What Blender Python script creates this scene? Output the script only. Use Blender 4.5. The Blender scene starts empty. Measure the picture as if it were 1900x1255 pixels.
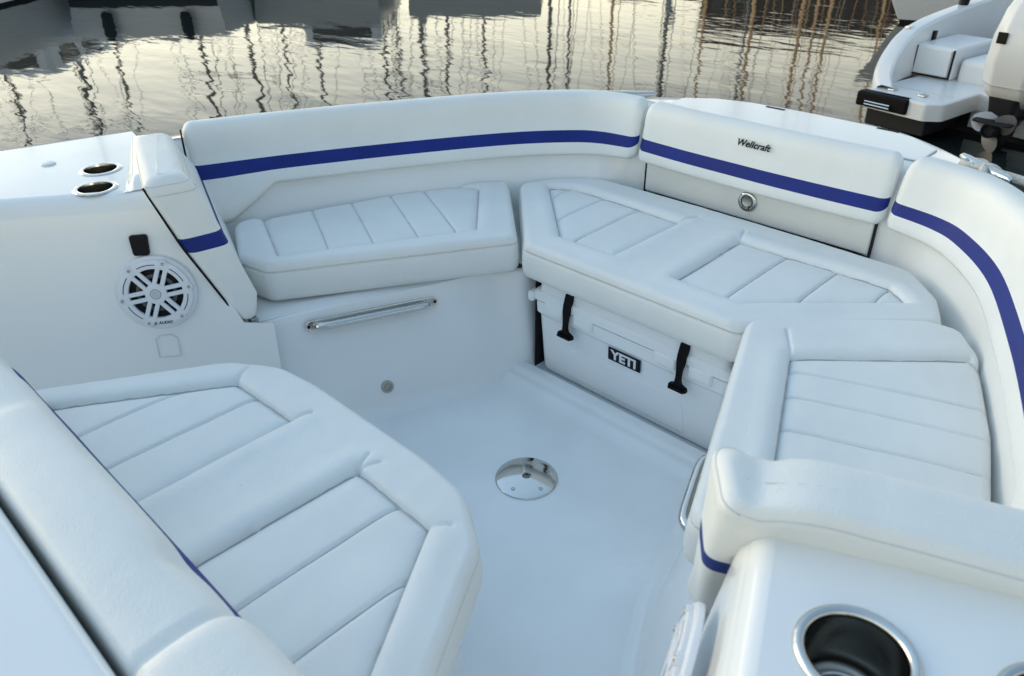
import bpy, bmesh, math, random
import numpy as np
from mathutils import Vector, Matrix
R = math.radians
random.seed(7); np.random.seed(7)
S = bpy.context.scene
COL = S.collection

# ------------------------------------------------------------------ camera, sky, sun, exposure
cd = bpy.data.cameras.new('camera'); cam = bpy.data.objects.new('camera', cd); COL.objects.link(cam)
cd.sensor_width = 36; cd.lens = 36 * 1459.4 / 1900; cd.clip_start = .02; cd.clip_end = 3000
az, pt, rl = R(44.1889), R(31.2358), R(-.5089)
fw = Vector((-math.sin(az) * math.cos(pt), math.cos(az) * math.cos(pt), -math.sin(pt)))
rt = Vector((math.cos(az), math.sin(az), 0)); up = rt.cross(fw)
rt, up = rt * math.cos(rl) + up * math.sin(rl), up * math.cos(rl) - rt * math.sin(rl)
m = Matrix((rt, up, -fw)).transposed().to_4x4(); m.translation = (1.222, -1.314, 1.58)
cam.matrix_world = m; S.camera = cam
cd.dof.use_dof = True; cd.dof.focus_distance = 2.7; cd.dof.aperture_fstop = 5.0

SUN_AZ, SUN_EL = -104.0, 9.0            # compass bearing from +Y (negative = towards -X), elevation
w = bpy.data.worlds.new('World'); S.world = w; w.use_nodes = True
nt = w.node_tree; bg = nt.nodes['Background']
sky = nt.nodes.new('ShaderNodeTexSky'); sky.sky_type = 'NISHITA'; sky.sun_disc = False
sky.sun_elevation = R(SUN_EL); sky.sun_rotation = R(SUN_AZ)
sky.air_density = 1.0; sky.dust_density = 1.6; sky.ozone_density = 2.2
# sky veil added to light boat and water: cream low down, blue grey overhead
gtc = nt.nodes.new('ShaderNodeTexCoord'); gsx = nt.nodes.new('ShaderNodeSeparateXYZ'); grp = nt.nodes.new('ShaderNodeValToRGB')
nt.links.new(gtc.outputs['Generated'], gsx.inputs[0]); nt.links.new(gsx.outputs['Z'], grp.inputs[0])
ce = grp.color_ramp.elements; ce[0].position = 0; ce[0].color = (1.5, 1.29, .86, 1); ce[1].position = 1; ce[1].color = (.39, .575, .775, 1)
for ps, cl in ((.13, (2.05, 1.88, 1.36)), (.22, (1.5, 1.45, 1.17)), (.33, (.48, .56, .61)), (.6, (.41, .58, .755))):
    e = ce.new(ps); e.color = (*cl, 1)
# the veil glows more on the sunset side and less away from it
gdt = nt.nodes.new('ShaderNodeVectorMath'); gdt.operation = 'DOT_PRODUCT'; gdt.inputs[1].default_value = (math.sin(R(SUN_AZ)), math.cos(R(SUN_AZ)), 0)
gml = nt.nodes.new('ShaderNodeMath'); gml.operation = 'MULTIPLY_ADD'; gml.inputs[1].default_value = .42 / .07; gml.inputs[2].default_value = .74 / .07
nt.links.new(gtc.outputs['Generated'], gdt.inputs[0]); nt.links.new(gdt.outputs['Value'], gml.inputs[0])
gsc = nt.nodes.new('ShaderNodeVectorMath'); gsc.operation = 'SCALE'; nt.links.new(gml.outputs[0], gsc.inputs['Scale'])
gad = nt.nodes.new('ShaderNodeVectorMath'); gad.operation = 'ADD'
nt.links.new(grp.outputs[0], gsc.inputs[0]); nt.links.new(gsc.outputs[0], gad.inputs[0]); nt.links.new(sky.outputs[0], gad.inputs[1])
nt.links.new(gad.outputs[0], bg.inputs[0]); bg.inputs[1].default_value = .07
sl = bpy.data.lights.new('sun', 'SUN'); so = bpy.data.objects.new('sun', sl); COL.objects.link(so)
sl.energy = .5; sl.angle = R(40); sl.color = (1, .84, .62)
sd = Vector((math.sin(R(SUN_AZ)) * math.cos(R(SUN_EL + 6)), math.cos(R(SUN_AZ)) * math.cos(R(SUN_EL + 6)), math.sin(R(SUN_EL + 6))))
so.rotation_euler = sd.to_track_quat('Z', 'Y').to_euler()
S.view_settings.view_transform = 'Standard'; S.view_settings.look = 'None'
S.view_settings.exposure = .33
S.cycles.diffuse_bounces = 8; S.cycles.max_bounces = 12; S.view_settings.gamma = 1; S.view_settings.use_curve_mapping = False

# ------------------------------------------------------------------ materials
def mat(name, col, rough=.5, metal=0, coat=0, bump=None, var=None, spec=.5, ior=1.45):
    mt = bpy.data.materials.new(name); mt.use_nodes = True
    n = mt.node_tree.nodes; l = mt.node_tree.links; p = n['Principled BSDF']
    p.inputs['Base Color'].default_value = (*col, 1); p.inputs['Roughness'].default_value = rough
    p.inputs['Metallic'].default_value = metal; p.inputs['Coat Weight'].default_value = coat
    p.inputs['Coat Roughness'].default_value = .04
    p.inputs['Specular IOR Level'].default_value = spec; p.inputs['IOR'].default_value = ior
    tc = n.new('ShaderNodeTexCoord')
    if var:                                        # (scale, amount): soft mottling and faint dirt
        no = n.new('ShaderNodeTexNoise'); no.inputs['Scale'].default_value = var[0]; no.inputs['Detail'].default_value = 5
        l.new(tc.outputs['Object'], no.inputs['Vector'])
        cr = n.new('ShaderNodeValToRGB'); a = var[1]
        cr.color_ramp.elements[0].position = .3; cr.color_ramp.elements[1].position = .7
        cr.color_ramp.elements[0].color = (*[c * (1 - a) for c in col], 1); cr.color_ramp.elements[1].color = (*[min(1, c * (1 + a * .4)) for c in col], 1)
        l.new(no.outputs[0], cr.inputs[0]); l.new(cr.outputs[0], p.inputs['Base Color'])
        rr = n.new('ShaderNodeMapRange'); rr.inputs['To Min'].default_value = rough * .85; rr.inputs['To Max'].default_value = rough * 1.2
        l.new(no.outputs[0], rr.inputs[0]); l.new(rr.outputs[0], p.inputs['Roughness'])
    if bump:                                       # list of (kind, scale, strength, distance)
        prev = None
        for kind, sc, st, di in bump:
            t = n.new('ShaderNodeTexVoronoi' if kind == 'v' else 'ShaderNodeTexNoise'); t.inputs['Scale'].default_value = sc
            l.new(tc.outputs['Object'], t.inputs['Vector'])
            b = n.new('ShaderNodeBump'); b.inputs['Strength'].default_value = st; b.inputs['Distance'].default_value = di
            l.new(t.outputs[0], b.inputs['Height'])
            if prev: l.new(prev.outputs[0], b.inputs['Normal'])
            prev = b
        l.new(prev.outputs[0], p.inputs['Normal'])
    return mt

VINYL = mat('white_vinyl', (.78, .79, .765), .46, bump=[('v', 300, .30, .0014), ('n', 120, .12, .002), ('n', 13, .16, .012)], var=(5, .045))
BLUE = mat('blue_vinyl', (.006, .022, .20), .52, spec=.35, bump=[('v', 300, .3, .0014), ('n', 20, .15, .006)], var=(9, .22))
GEL = mat('white_gelcoat', (.83, .84, .83), .16, coat=.25, bump=[('n', 5, .03, .02)], var=(3, .02))
SOLE = mat('sole_gelcoat', (.82, .84, .84), .25, coat=.15, bump=[('n', 420, .12, .001), ('n', 6, .05, .01)], var=(3.2, .07))
CHROME = mat('polished_steel', (.62, .62, .60), .09, 1, bump=[('n', 30, .02, .01)])
BRUSH = mat('brushed_steel', (.40, .39, .36), .28, 1)
LINER = mat("cup_liner_steel", (.34, .33, .30), .24, 1)
BLACK = mat('black_plastic', (.006, .007, .009), .4, spec=.2)
RUBBER = mat('black_rubber', (.005, .005, .006), .6, spec=.15)
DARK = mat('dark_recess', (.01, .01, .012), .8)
PLAST = mat('white_plastic', (.72, .74, .78), .35, bump=[('n', 300, .05, .001)])
ROTO = mat('rotomoulded_plastic', (.87, .88, .88), .42, bump=[('n', 260, .12, .001), ('n', 9, .1, .01)], var=(6, .03))
SEAM = mat('grey_thread_shade', (.42, .44, .46), .8)
SEAML = mat('pale_thread', (.60, .62, .62), .7)
ROPE = mat('rope', (.58, .57, .53), .85, bump=[('v', 160, .8, .004)])
BLADE = mat('propeller_alloy', (.34, .34, .35), .42, .6)
HULLW = mat('topside_white', (.74, .75, .75), .3, coat=.2, var=(1.5, .05))
HULLG = mat('topside_grey', (.42, .44, .45), .35, coat=.2, var=(.8, .1))
HULLN = mat('topside_navy', (.02, .03, .05), .25, coat=.3)
GREYV = mat('grey_vinyl', (.42, .44, .46), .5)
ANTIF = mat('antifouling', (.008, .009, .012), .7)
GLASSD = mat('tinted_glass', (.01, .012, .015), .06)
ALU = mat('mast_alloy', (.27, .26, .23), .5, .2)
SUNLITM = mat('sunlit_mast', (.85, .52, .24), .4)  # orange of the low sun is put into the mast colour
BRICK = mat('brown_render', (.10, .065, .045), .9, var=(.3, .3))
CONC = mat('quay_concrete', (.22, .21, .19), .9, var=(.5, .2))
SLATE = mat('roof_tile', (.10, .06, .045), .9)

# water
WAT = bpy.data.materials.new('harbour_water'); WAT.use_nodes = True
n = WAT.node_tree.nodes; l = WAT.node_tree.links; p = n['Principled BSDF']
p.inputs['Base Color'].default_value = (.012, .018, .018, 1); p.inputs['Roughness'].default_value = .03; p.inputs['IOR'].default_value = 1.33
tc = n.new('ShaderNodeTexCoord'); prev = None
for sc, rot, st, di, det in (((.55, 1.5, 1), 46, 1, .0135, 2.0), ((1.7, 4.2, 1), 38, 1, .0042, 2.0), ((6, 13, 1), 50, 1, .0008, 2.0)):
    mp = n.new('ShaderNodeMapping'); mp.inputs['Rotation'].default_value = (0, 0, R(-rot)); mp.inputs['Scale'].default_value = sc
    l.new(tc.outputs['Object'], mp.inputs['Vector'])
    no = n.new('ShaderNodeTexNoise'); no.inputs['Scale'].default_value = 1; no.inputs['Detail'].default_value = det; no.inputs['Distortion'].default_value = .4
    l.new(mp.outputs[0], no.inputs['Vector'])
    b = n.new('ShaderNodeBump'); b.inputs['Strength'].default_value = st; b.inputs['Distance'].default_value = di * .8
    l.new(no.outputs[0], b.inputs['Height'])
    pn = n.new('ShaderNodeTexNoise'); pn.inputs['Scale'].default_value = .16 + .1 * det * (sc[0] > 1); pn.inputs['Detail'].default_value = 1.5     # calm patches and ruffled patches
    l.new(tc.outputs['Object'], pn.inputs['Vector'])
    pr = n.new('ShaderNodeMapRange'); pr.inputs['From Min'].default_value = .36; pr.inputs['From Max'].default_value = .66; pr.inputs['To Min'].default_value = .35; pr.inputs['To Max'].default_value = 1.25
    l.new(pn.outputs[0], pr.inputs[0]); l.new(pr.outputs[0], b.inputs['Strength'])
    if prev: l.new(prev.outputs[0], b.inputs['Normal'])
    prev = b
l.new(prev.outputs[0], p.inputs['Normal'])

# ------------------------------------------------------------------ helpers
def tag(o, label=None, cat=None, group=None, kind=None):
    if label: o['label'] = label
    if cat: o['category'] = cat
    if group: o['group'] = group
    if kind: o['kind'] = kind
    return o
def thing(name, label, cat, loc=(0, 0, 0), group=None):
    o = bpy.data.objects.new(name, None); COL.objects.link(o); o.location = loc; o.empty_display_size = .1
    return tag(o, label, cat, group)
def root_loc(par):
    v = Vector((0, 0, 0))
    while par is not None: v += par.location; par = par.parent
    return v
def part(name, verts, faces, mt, parent=None, sharp=35, normals=None, world=True, label=None):
    me = bpy.data.meshes.new(name)
    V = np.asarray(verts, float).reshape(-1, 3)
    if parent is not None and world: V = V - np.array(root_loc(parent))
    me.from_pydata(V.tolist() if len(V) < 4000 else V, [], faces)
    me.materials.append(mt)
    me.polygons.foreach_set('use_smooth', np.ones(len(me.polygons), bool))
    if normals is not None: me.normals_split_custom_set_from_vertices(normals)
    elif sharp: me.set_sharp_from_angle(angle=R(sharp))
    me.update()
    o = bpy.data.objects.new(name, me); COL.objects.link(o)
    if parent is not None: o.parent = parent
    if label: o['label'] = label
    if sharp and normals is None and len(V) < 4000:
        wn = o.modifiers.new('weighted', 'WEIGHTED_NORMAL'); wn.keep_sharp = True; wn.weight = 60
    return o

class MB:
    """collects shapes into one mesh"""
    def __init__(s): s.v = []; s.f = []
    def add(s, v, f):
        k = len(s.v); s.v += [tuple(map(float, a)) for a in v]; s.f += [tuple(i + k for i in q) for q in f]; return s
    def xf(s, M):
        s.v = [tuple(M @ Vector(a)) for a in s.v]; return s
    def mirror(s, sx):
        if sx < 0: s.v = [(-a[0], a[1], a[2]) for a in s.v]; s.f = [tuple(reversed(q)) for q in s.f]
        return s
    def build(s, name, mt, parent=None, sharp=35, **k): return part(name, s.v, s.f, mt, parent, sharp, **k)
    def loft(s, rings, closed=True, cap0=False, cap1=False):
        k = len(rings[0]); v = [p for r in rings for p in r]; f = []
        for i in range(len(rings) - 1):
            for j in range(k if closed else k - 1):
                a = i * k + j; b = i * k + (j + 1) % k; f.append((a, b, b + k, a + k))
        if cap0: f.append(tuple(reversed(range(k))))
        if cap1: f.append(tuple(range((len(rings) - 1) * k, len(rings) * k)))
        return s.add(v, f)
    def box(s, x0, x1, y0, y1, z0, z1, bev=0, seg=2):
        bm = bmesh.new(); bmesh.ops.create_cube(bm, size=1)
        for v in bm.verts: v.co = Vector(((x0 + x1) / 2 + v.co.x * (x1 - x0), (y0 + y1) / 2 + v.co.y * (y1 - y0), (z0 + z1) / 2 + v.co.z * (z1 - z0)))
        if bev: bmesh.ops.bevel(bm, geom=bm.edges[:], offset=bev, segments=seg, profile=.5, affect='EDGES', clamp_overlap=True)
        return s.bm(bm)
    def bm(s, bm):
        bm.verts.ensure_lookup_table(); bm.verts.index_update()
        s.add([v.co for v in bm.verts], [tuple(v.index for v in f.verts) for f in bm.faces]); bm.free(); return s
    def lathe(s, prof, seg=32, M=None, cap0=False, cap1=False):
        rings = [[(r * math.cos(2 * math.pi * j / seg), r * math.sin(2 * math.pi * j / seg), z) for j in range(seg)] for r, z in prof]
        t = MB().loft(rings, True, cap0, cap1)
        if M is not None: t.xf(M)
        return s.add(t.v, t.f)
    def tube(s, path, rad, seg=10, caps=True):
        P = [Vector(q) for q in path]; rr = rad if hasattr(rad, '__len__') else [rad] * len(P); rings = []; nrm = None
        for i, q in enumerate(P):
            t = (P[min(i + 1, len(P) - 1)] - P[max(i - 1, 0)]).normalized()
            if nrm is None: nrm = t.orthogonal().normalized()
            nrm = (nrm - t * nrm.dot(t)).normalized(); b = t.cross(nrm)
            rings.append([q + (nrm * math.cos(2 * math.pi * j / seg) + b * math.sin(2 * math.pi * j / seg)) * rr[i] for j in range(seg)])
        return s.loft(rings, True, caps, caps)
    def prism(s, pts, z0, z1, bev=0, M=None):
        """extruded plan outline, top edge bevelled"""
        c = sum((Vector(q) for q in pts), Vector((0, 0))) / len(pts); rings = []
        def ins(d):
            o = []
            k = len(pts)
            for i in range(k):
                a, b_, cc = Vector(pts[i - 1]), Vector(pts[i]), Vector(pts[(i + 1) % k])
                e1 = (b_ - a).normalized(); e2 = (cc - b_).normalized(); n1 = Vector((-e1.y, e1.x)); n2 = Vector((-e2.y, e2.x))
                mm = (n1 + n2); mm = mm / max(mm.dot(mm) / 2, .25)
                o.append(b_ + mm * d * 1.0)
            return o
        zs = [(0, z0)] + ([(0, z1 - bev), (bev * .3, z1 - bev * .3), (bev, z1), (bev + .003, z1)] if bev else [(0, z1)])
        for d, z in zs: rings.append([(q.x, q.y, z) for q in ins(d)])
        t = MB().loft(rings, True, True, True)
        if M is not None: t.xf(M)
        return s.add(t.v, t.f)

def frame(o, x, z):
    x = Vector(x).normalized(); z = Vector(z).normalized(); y = z.cross(x).normalized(); x = y.cross(z)
    M = Matrix((x, y, z)).transposed().to_4x4(); M.translation = o; return M
def catmull(P, k, closed=False):
    P = [np.array(q, float) for q in P]; out = []; nP = len(P)
    for i in range(nP if closed else nP - 1):
        p1, p2 = P[i], P[(i + 1) % nP]
        p0 = P[i - 1] if (closed or i > 0) else 2 * p1 - p2
        p3 = P[(i + 2) % nP] if (closed or i + 2 < nP) else 2 * p2 - p1
        for j in range(k):
            t = j / k; out.append(.5 * (2 * p1 + (p2 - p0) * t + (2 * p0 - 5 * p1 + 4 * p2 - p3) * t * t + (3 * p1 - p0 - 3 * p2 + p3) * t ** 3))
    if not closed: out.append(P[-1])
    return np.array(out)
def resample(P, k, closed=False):
    P = np.array(P, float)
    if closed: P = np.vstack([P, P[:1]])
    d = np.r_[0, np.cumsum(np.linalg.norm(np.diff(P, axis=0), axis=1))]
    t = np.linspace(0, d[-1], k + 1)[:-1] if closed else np.linspace(0, d[-1], k)
    return np.stack([np.interp(t, d, P[:, i]) for i in range(P.shape[1])], 1)
def round_poly(pts, rad, k=8):
    out = []; nP = len(pts); rr = rad if hasattr(rad, '__len__') else [rad] * nP
    for i in range(nP):
        a, b, c = (np.array(pts[(i + q) % nP], float) for q in (-1, 0, 1))
        u = (a - b); v = (c - b); lu, lv = np.linalg.norm(u), np.linalg.norm(v); u /= lu; v /= lv
        ang = math.acos(np.clip(u @ v, -1, 1)); d = min(rr[i] / max(math.tan(ang / 2), .01), lu * .48, lv * .48)
        for j in range(k + 1):
            t = j / k; out.append((1 - t) ** 2 * (b + u * d) + 2 * t * (1 - t) * b + t * t * (b + v * d))
    return np.array(out)
def seg_dist(P, A, B):
    d = B - A; t = np.clip(((P - A) @ d) / max(d @ d, 1e-12), 0, 1); return np.linalg.norm(P - (A + t[:, None] * d), axis=1)
def poly_sd(P, poly):
    """signed distance, + inside"""
    poly = np.array(poly, float); D = np.full(len(P), 1e9); ins = np.zeros(len(P), bool)
    for i in range(len(poly)):
        A, B = poly[i], poly[(i + 1) % len(poly)]; D = np.minimum(D, seg_dist(P, A, B))
        c = ((A[1] > P[:, 1]) != (B[1] > P[:, 1])); den = (B[1] - A[1]) if B[1] != A[1] else 1e-12
        ins ^= c & (P[:, 0] < (B[0] - A[0]) * (P[:, 1] - A[1]) / den + A[0])
    return np.where(ins, D, -D)
def vnoise(P, sc, seed=0):
    r = np.random.RandomState(seed); o = np.zeros(len(P))
    for i in range(7):
        a = r.uniform(0, 2 * np.pi); f = sc * r.uniform(.6, 1.7); o += np.sin(P[:, 0] * f * math.cos(a) + P[:, 1] * f * math.sin(a) + r.uniform(0, 6.28))
    return o / 7
def flipx(pts): return [(-q[0], *q[1:]) for q in pts]

def text_mesh(txt, size, depth, shear=0, bold=0, spacing=1.0):
    cu = bpy.data.curves.new('lettering', 'FONT'); cu.body = txt; cu.size = size; cu.extrude = depth; cu.shear = shear; cu.offset = bold
    cu.align_x = 'CENTER'; cu.align_y = 'CENTER'; cu.space_character = spacing
    o = bpy.data.objects.new('lettering', cu); COL.objects.link(o); bpy.context.view_layer.update()
    me = o.to_mesh(); v = [tuple(q.co) for q in me.vertices]; f = [tuple(q.vertices) for q in me.polygons]
    o.to_mesh_clear(); bpy.data.objects.remove(o); bpy.data.curves.remove(cu)
    t = MB(); t.add(v, f); return t

def cushion(T, outline, ztop, zbot, panels, lines, rim=.022, side=VINYL, nA=600, nR=165, seed=0, fold=(), pw=.9):
    """upholstered cushion: piped rim, puffed border, sunken quilted panels with sewn lines, built as one relief and cut into its sewn pieces"""
    O = resample(outline, nA, True); c = O.mean(0)
    x, y = O[:, 0], O[:, 1]
    if np.sum(x * np.roll(y, -1) - np.roll(x, -1) * y) < 0: O = O[::-1]
    t = np.linspace(0, 1, nR) ** pw; t[0] = .004
    XY = (c + (O - c)[None] * t[:, None, None]).reshape(-1, 2)
    dec = resample(O, 110, True)
    d = np.abs(poly_sd(XY, dec)); d[-nA:] = 0
    z = ztop - rim + np.sqrt(np.maximum(rim ** 2 - np.maximum(rim - d, 0) ** 2, 0))
    z += .006 * (1 - np.exp(-d / .05))                                  # gentle crown
    cell = np.zeros(len(XY), int); k = 0
    for pi, pan in enumerate(panels):
        sd_ = poly_sd(XY, pan); i_ = sd_ > 0
        wi = np.clip(sd_ / .006 + .5, 0, 1); wi = wi * wi * (3 - 2 * wi)
        dz = wi * (-.020 + .013 * (1 - np.exp(-np.maximum(sd_, 0) / .014))) + (1 - wi) * -.0135 * np.exp(-np.maximum(-sd_, 0) / .009) - .0035 * np.exp(-(sd_ / .004) ** 2)
        dz += np.where(~i_, .004 * np.exp(-((np.maximum(-sd_, 0) - .035) / .03) ** 2), 0)
        lid = np.zeros(len(XY), int)
        for a, b in lines[pi]:
            a = np.array(a); b = np.array(b); dl = seg_dist(XY, a, b)
            dz += np.where(i_, -.0050 * np.exp(-(dl / .0038) ** 2) - .0036 * np.exp(-dl / .011), 0)
            e = b - a; lid += ((XY[:, 0] - a[0]) * e[1] - (XY[:, 1] - a[1]) * e[0] > 0).astype(int)
        z += dz; cell[i_] = (lid + 1 + k)[i_]; k += len(lines[pi]) + 1
    for (a, b) in fold:                                                 # little sewn tucks in the border
        a = np.array(a); b = np.array(b); dl = seg_dist(XY, a, b); z -= .004 * np.exp(-(dl / .004) ** 2) + .003 * np.exp(-dl / .012)
    z += .0016 * vnoise(XY, 22, seed) * np.minimum(d / .03, 1) + .0007 * vnoise(XY, 70, seed + 5)
    V = np.column_stack([XY, z])
    st = MB(); V0 = V.copy()
    def thread(pts, rad):
        pts = np.array(pts); ok = poly_sd(pts, dec) > .012; run = []
        for q, o_ in zip(pts, ok):
            if o_:
                jn = np.argsort(((XY - q) ** 2).sum(1))[:4]; run.append((q[0], q[1], V0[jn, 2].mean() + rad * .35))
            if (not o_ or q is pts[-1]) and len(run) > 3: st.tube(run, rad, 5); run = []
            elif not o_: run = []
        if len(run) > 3: st.tube(run, rad, 5)
    for pi, pan in enumerate(panels):
        pc = np.array(pan, float); thread(resample(np.vstack([pc, pc[:1]]), 110), .0011)
        for a, b in lines[pi]:
            ln = np.linspace(a, b, 60); ln = ln[poly_sd(ln, pan) > .002]
            if len(ln) > 5: thread(ln, .0008)
    st.build('stitching', SEAM, T, 0)  # grey of the thread also paints the shade in the creases
    # side wall: sewn seam under the rim, slightly bellied boxing strip
    nrm = np.roll(O, -1, 0) - np.roll(O, 1, 0); nrm = np.column_stack([nrm[:, 1], -nrm[:, 0]]); nrm /= np.linalg.norm(nrm, axis=1)[:, None]
    zt = ztop - rim; prof = [(.0015, zt - .004), (-.0045, zt - .0065), (-.0045, zt - .008), (.001, zt - .011), (.0035, zt - .02)]
    for q in (.25, .5, .75, .9): prof.append((.0035 + .003 * math.sin(math.pi * q), zt - .02 - (zt - .02 - zbot - .012) * q))
    prof += [(0, zbot + .008), (-.006, zbot + .002), (-.014, zbot)]
    und = vnoise(np.column_stack([np.arange(nA) * .012, np.zeros(nA)]), 1.5, seed + 9)
    for o_, zz in prof:
        Q = O + nrm * (o_ + und[:, None] * .0012); V = np.vstack([V, np.column_stack([Q, np.full(nA, zz)])])
    nr = nR + len(prof)
    V = np.vstack([V, [[c[0], c[1], zbot]], [[c[0], c[1], V[0, 2]]]])
    a = np.arange(nr - 1)[:, None] * nA + np.arange(nA)[None]; b = np.arange(nr - 1)[:, None] * nA + (np.arange(nA)[None] + 1) % nA
    F = np.stack([a, a + nA, b + nA, b], -1).reshape(-1, 4)
    reg = np.zeros(len(F), int)
    inner = F[:, 0] < (nR - 1) * nA
    cf = np.zeros(len(V), int); cf[:len(cell)] = cell
    reg = np.where(inner, cf[F[:, 1]], 0)
    # smooth vertex normals of the whole relief so the sewn pieces shade as one surface
    N = np.zeros_like(V); fn = np.cross(V[F[:, 2]] - V[F[:, 0]], V[F[:, 3]] - V[F[:, 1]])
    for j in range(4): np.add.at(N, F[:, j], fn)
    N /= np.maximum(np.linalg.norm(N, axis=1), 1e-12)[:, None]
    N[-2] = (0, 0, -1); N[-1] = (0, 0, 1)
    sgn = 1.0
    if N[nA * (nR // 2), 2] < 0: F = F[:, ::-1]; N[:-2] *= -1
    for r_ in range(k + 1):
        f = F[reg == r_]
        if not len(f): continue
        fl = f.tolist()
        if r_ == 0:
            fl += [[(nr - 1) * nA + (j + 1) % nA, (nr - 1) * nA + j, nr * nA] for j in range(nA)]
        if reg[0] == r_: fl += [[j, (j + 1) % nA, nr * nA + 1] for j in range(nA)]
        ids = np.unique(np.concatenate([np.ravel(q) for q in fl])); mp = np.zeros(len(V), int); mp[ids] = np.arange(len(ids))
        part('cushion_border' if r_ == 0 else 'quilted_panel', V[ids], [[int(mp[i]) for i in q] for q in fl], VINYL, T, normals=N[ids].tolist())

def sweep(T, path, prof, stripe=None, Re=.05, zb=None, seed=0, name='padding', mod=None, lean=0, nsg=1):
    """upholstered backrest: closed profile (outboard offset, z) swept along a plan path, ends rounded, blue band cut in between two profile rows"""
    P = np.array(path, float); k = len(P); t = np.gradient(P, axis=0); t /= np.linalg.norm(t, axis=1)[:, None]; nn = np.column_stack([t[:, 1], -t[:, 0]])
    s = np.r_[0, np.cumsum(np.linalg.norm(np.diff(P, axis=0), axis=1))]; L = s[-1]
    prof = np.array(prof, float); c = prof.mean(0); c = (prof.max(0) + prof.min(0)) / 2; h = (prof.max(0) - prof.min(0)) / 2
    V = []; und = vnoise(np.column_stack([s, s * 0]), 14, seed)
    for i in range(k):
        e = min(s[i], L - s[i]); a = Re * (1 - math.sqrt(max(0, 1 - (1 - min(e / Re, 1)) ** 2)))
        pr = c + (prof - c) * (1 - np.minimum(a / h, .96))
        if zb is not None:
            lo = zb(s[i], L); q = np.clip((.645 - pr[:, 1]) / .05, 0, 1); pr = pr.copy(); pr[:, 1] -= q * (.595 - lo)
        if mod is not None: pr = mod(s[i], L, pr.copy())
        if lean: pr[:, 0] += np.sign(nsg) * np.minimum(pr[:, 1] - .66, .05) * lean * min(1, (L - s[i]) / .2)
        pr[:, 0] += .0015 * und[i]
        V.append(np.column_stack([P[i][None] + nn[i][None] * pr[:, :1], pr[:, 1]]))
    npf = len(prof); V = np.vstack(V); a = np.arange(k - 1)[:, None] * npf + np.arange(npf)[None]; b = np.arange(k - 1)[:, None] * npf + (np.arange(npf)[None] + 1) % npf
    F = np.stack([a, b, b + npf, a + npf], -1); col = np.tile(np.arange(npf), (k - 1, 1))
    N = np.zeros_like(V); Ff = F.reshape(-1, 4); fn = np.cross(V[Ff[:, 2]] - V[Ff[:, 0]], V[Ff[:, 3]] - V[Ff[:, 1]])
    for j in range(4): np.add.at(N, Ff[:, j], fn)
    N /= np.maximum(np.linalg.norm(N, axis=1), 1e-12)[:, None]
    isS = np.zeros(npf, bool)
    if stripe: isS[stripe[0]:stripe[1]] = True
    for flag, nm, mt in ((False, name, VINYL), (True, 'blue_stripe', BLUE)):
        f = F[np.isin(col, np.where(isS == flag)[0])].reshape(-1, 4).tolist()
        if not f: continue
        if not flag: f += [list(range(npf))[::-1], list(range((k - 1) * npf, k * npf))]
        ids = np.unique(np.concatenate([np.ravel(q) for q in f])); mp = np.zeros(len(V), int); mp[ids] = np.arange(len(ids))
        part(nm, V[ids], [[int(mp[i]) for i in q] for q in f], mt, T, normals=N[ids].tolist())

# ------------------------------------------------------------------ water
part('water', [(-600, -600, -.4), (600, -600, -.4), (600, 600, -.4), (-600, 600, -.4)], [(0, 1, 2, 3)], WAT, sharp=0)['kind'] = 'structure'

# ------------------------------------------------------------------ the boat: moulded liner
B = thing('motorboat', 'white bowrider we stand in, open bow cockpit with moulded gelcoat liner', 'motorboat', (0, 0, 0))
# plan curves, starboard half: inner face of the coaming and outer gunwale edge
I_p = [(1.50, -.50), (1.43, -.26), (1.385, -.155), (1.255, .14), (1.07, .50), (.875, .83), (.72, 1.015), (.60, 1.10), (.46, 1.15), (.30, 1.175), (.15, 1.175), (0, 1.175)]
I_s = [(1.35, -.50), (1.27, -.26), (1.225, -.12), (1.13, .15), (1.01, .48), (.86, .82), (.72, 1.01), (.60, 1.10), (.46, 1.15), (.30, 1.175), (.15, 1.175), (0, 1.175)]
G_p = [(1.62, -.55), (1.565, -.31), (1.53, -.15), (1.405, .25), (1.235, .63), (1.03, .95), (.83, 1.125), (.70, 1.28), (.56, 1.42), (.345, 1.557), (.17, 1.59), (0, 1.592)]
G_s = [(1.56, -.52), (1.47, -.25), (1.42, -.10), (1.32, .22), (1.19, .58), (1.02, .93), (.83, 1.125), (.70, 1.28), (.56, 1.42), (.345, 1.557), (.17, 1.59), (0, 1.592)]
def full(pn, sn):
    return np.vstack([catmull(sn, 12), flipx(catmull(pn, 12)[::-1][1:])])
I_c = full(I_p, I_s); G_c = full(G_p, G_s)
W_ = G_c - I_c; Lw = np.linalg.norm(W_, axis=1)[:, None]; W_ /= Lw
ys = I_c[:, 1]; os_ = np.where(I_c[:, 0] < 0, np.interp(ys, [-.2, .8, 1.1, 1.15], [.105, .085, .04, .02]), np.interp(ys, [-.2, .5, .8, 1.1, 1.15], [.02, .025, .05, .04, .02]))[:, None]
os_ = np.where(np.abs(I_c[:, :1]) < .47, .0, os_)
lean_ = np.where(I_c[:, 0] < 0, .45, .22)[:, None] * np.interp(np.abs(I_c[:, 0]), [.46, .62], [0, 1])[:, None]
wall_ = lambda z: I_c + W_ * ((z - .66) * lean_ + .026 * np.interp(np.abs(I_c[:, 0]), [.44, .52], [0, 1])[:, None])
rings = []
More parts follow.
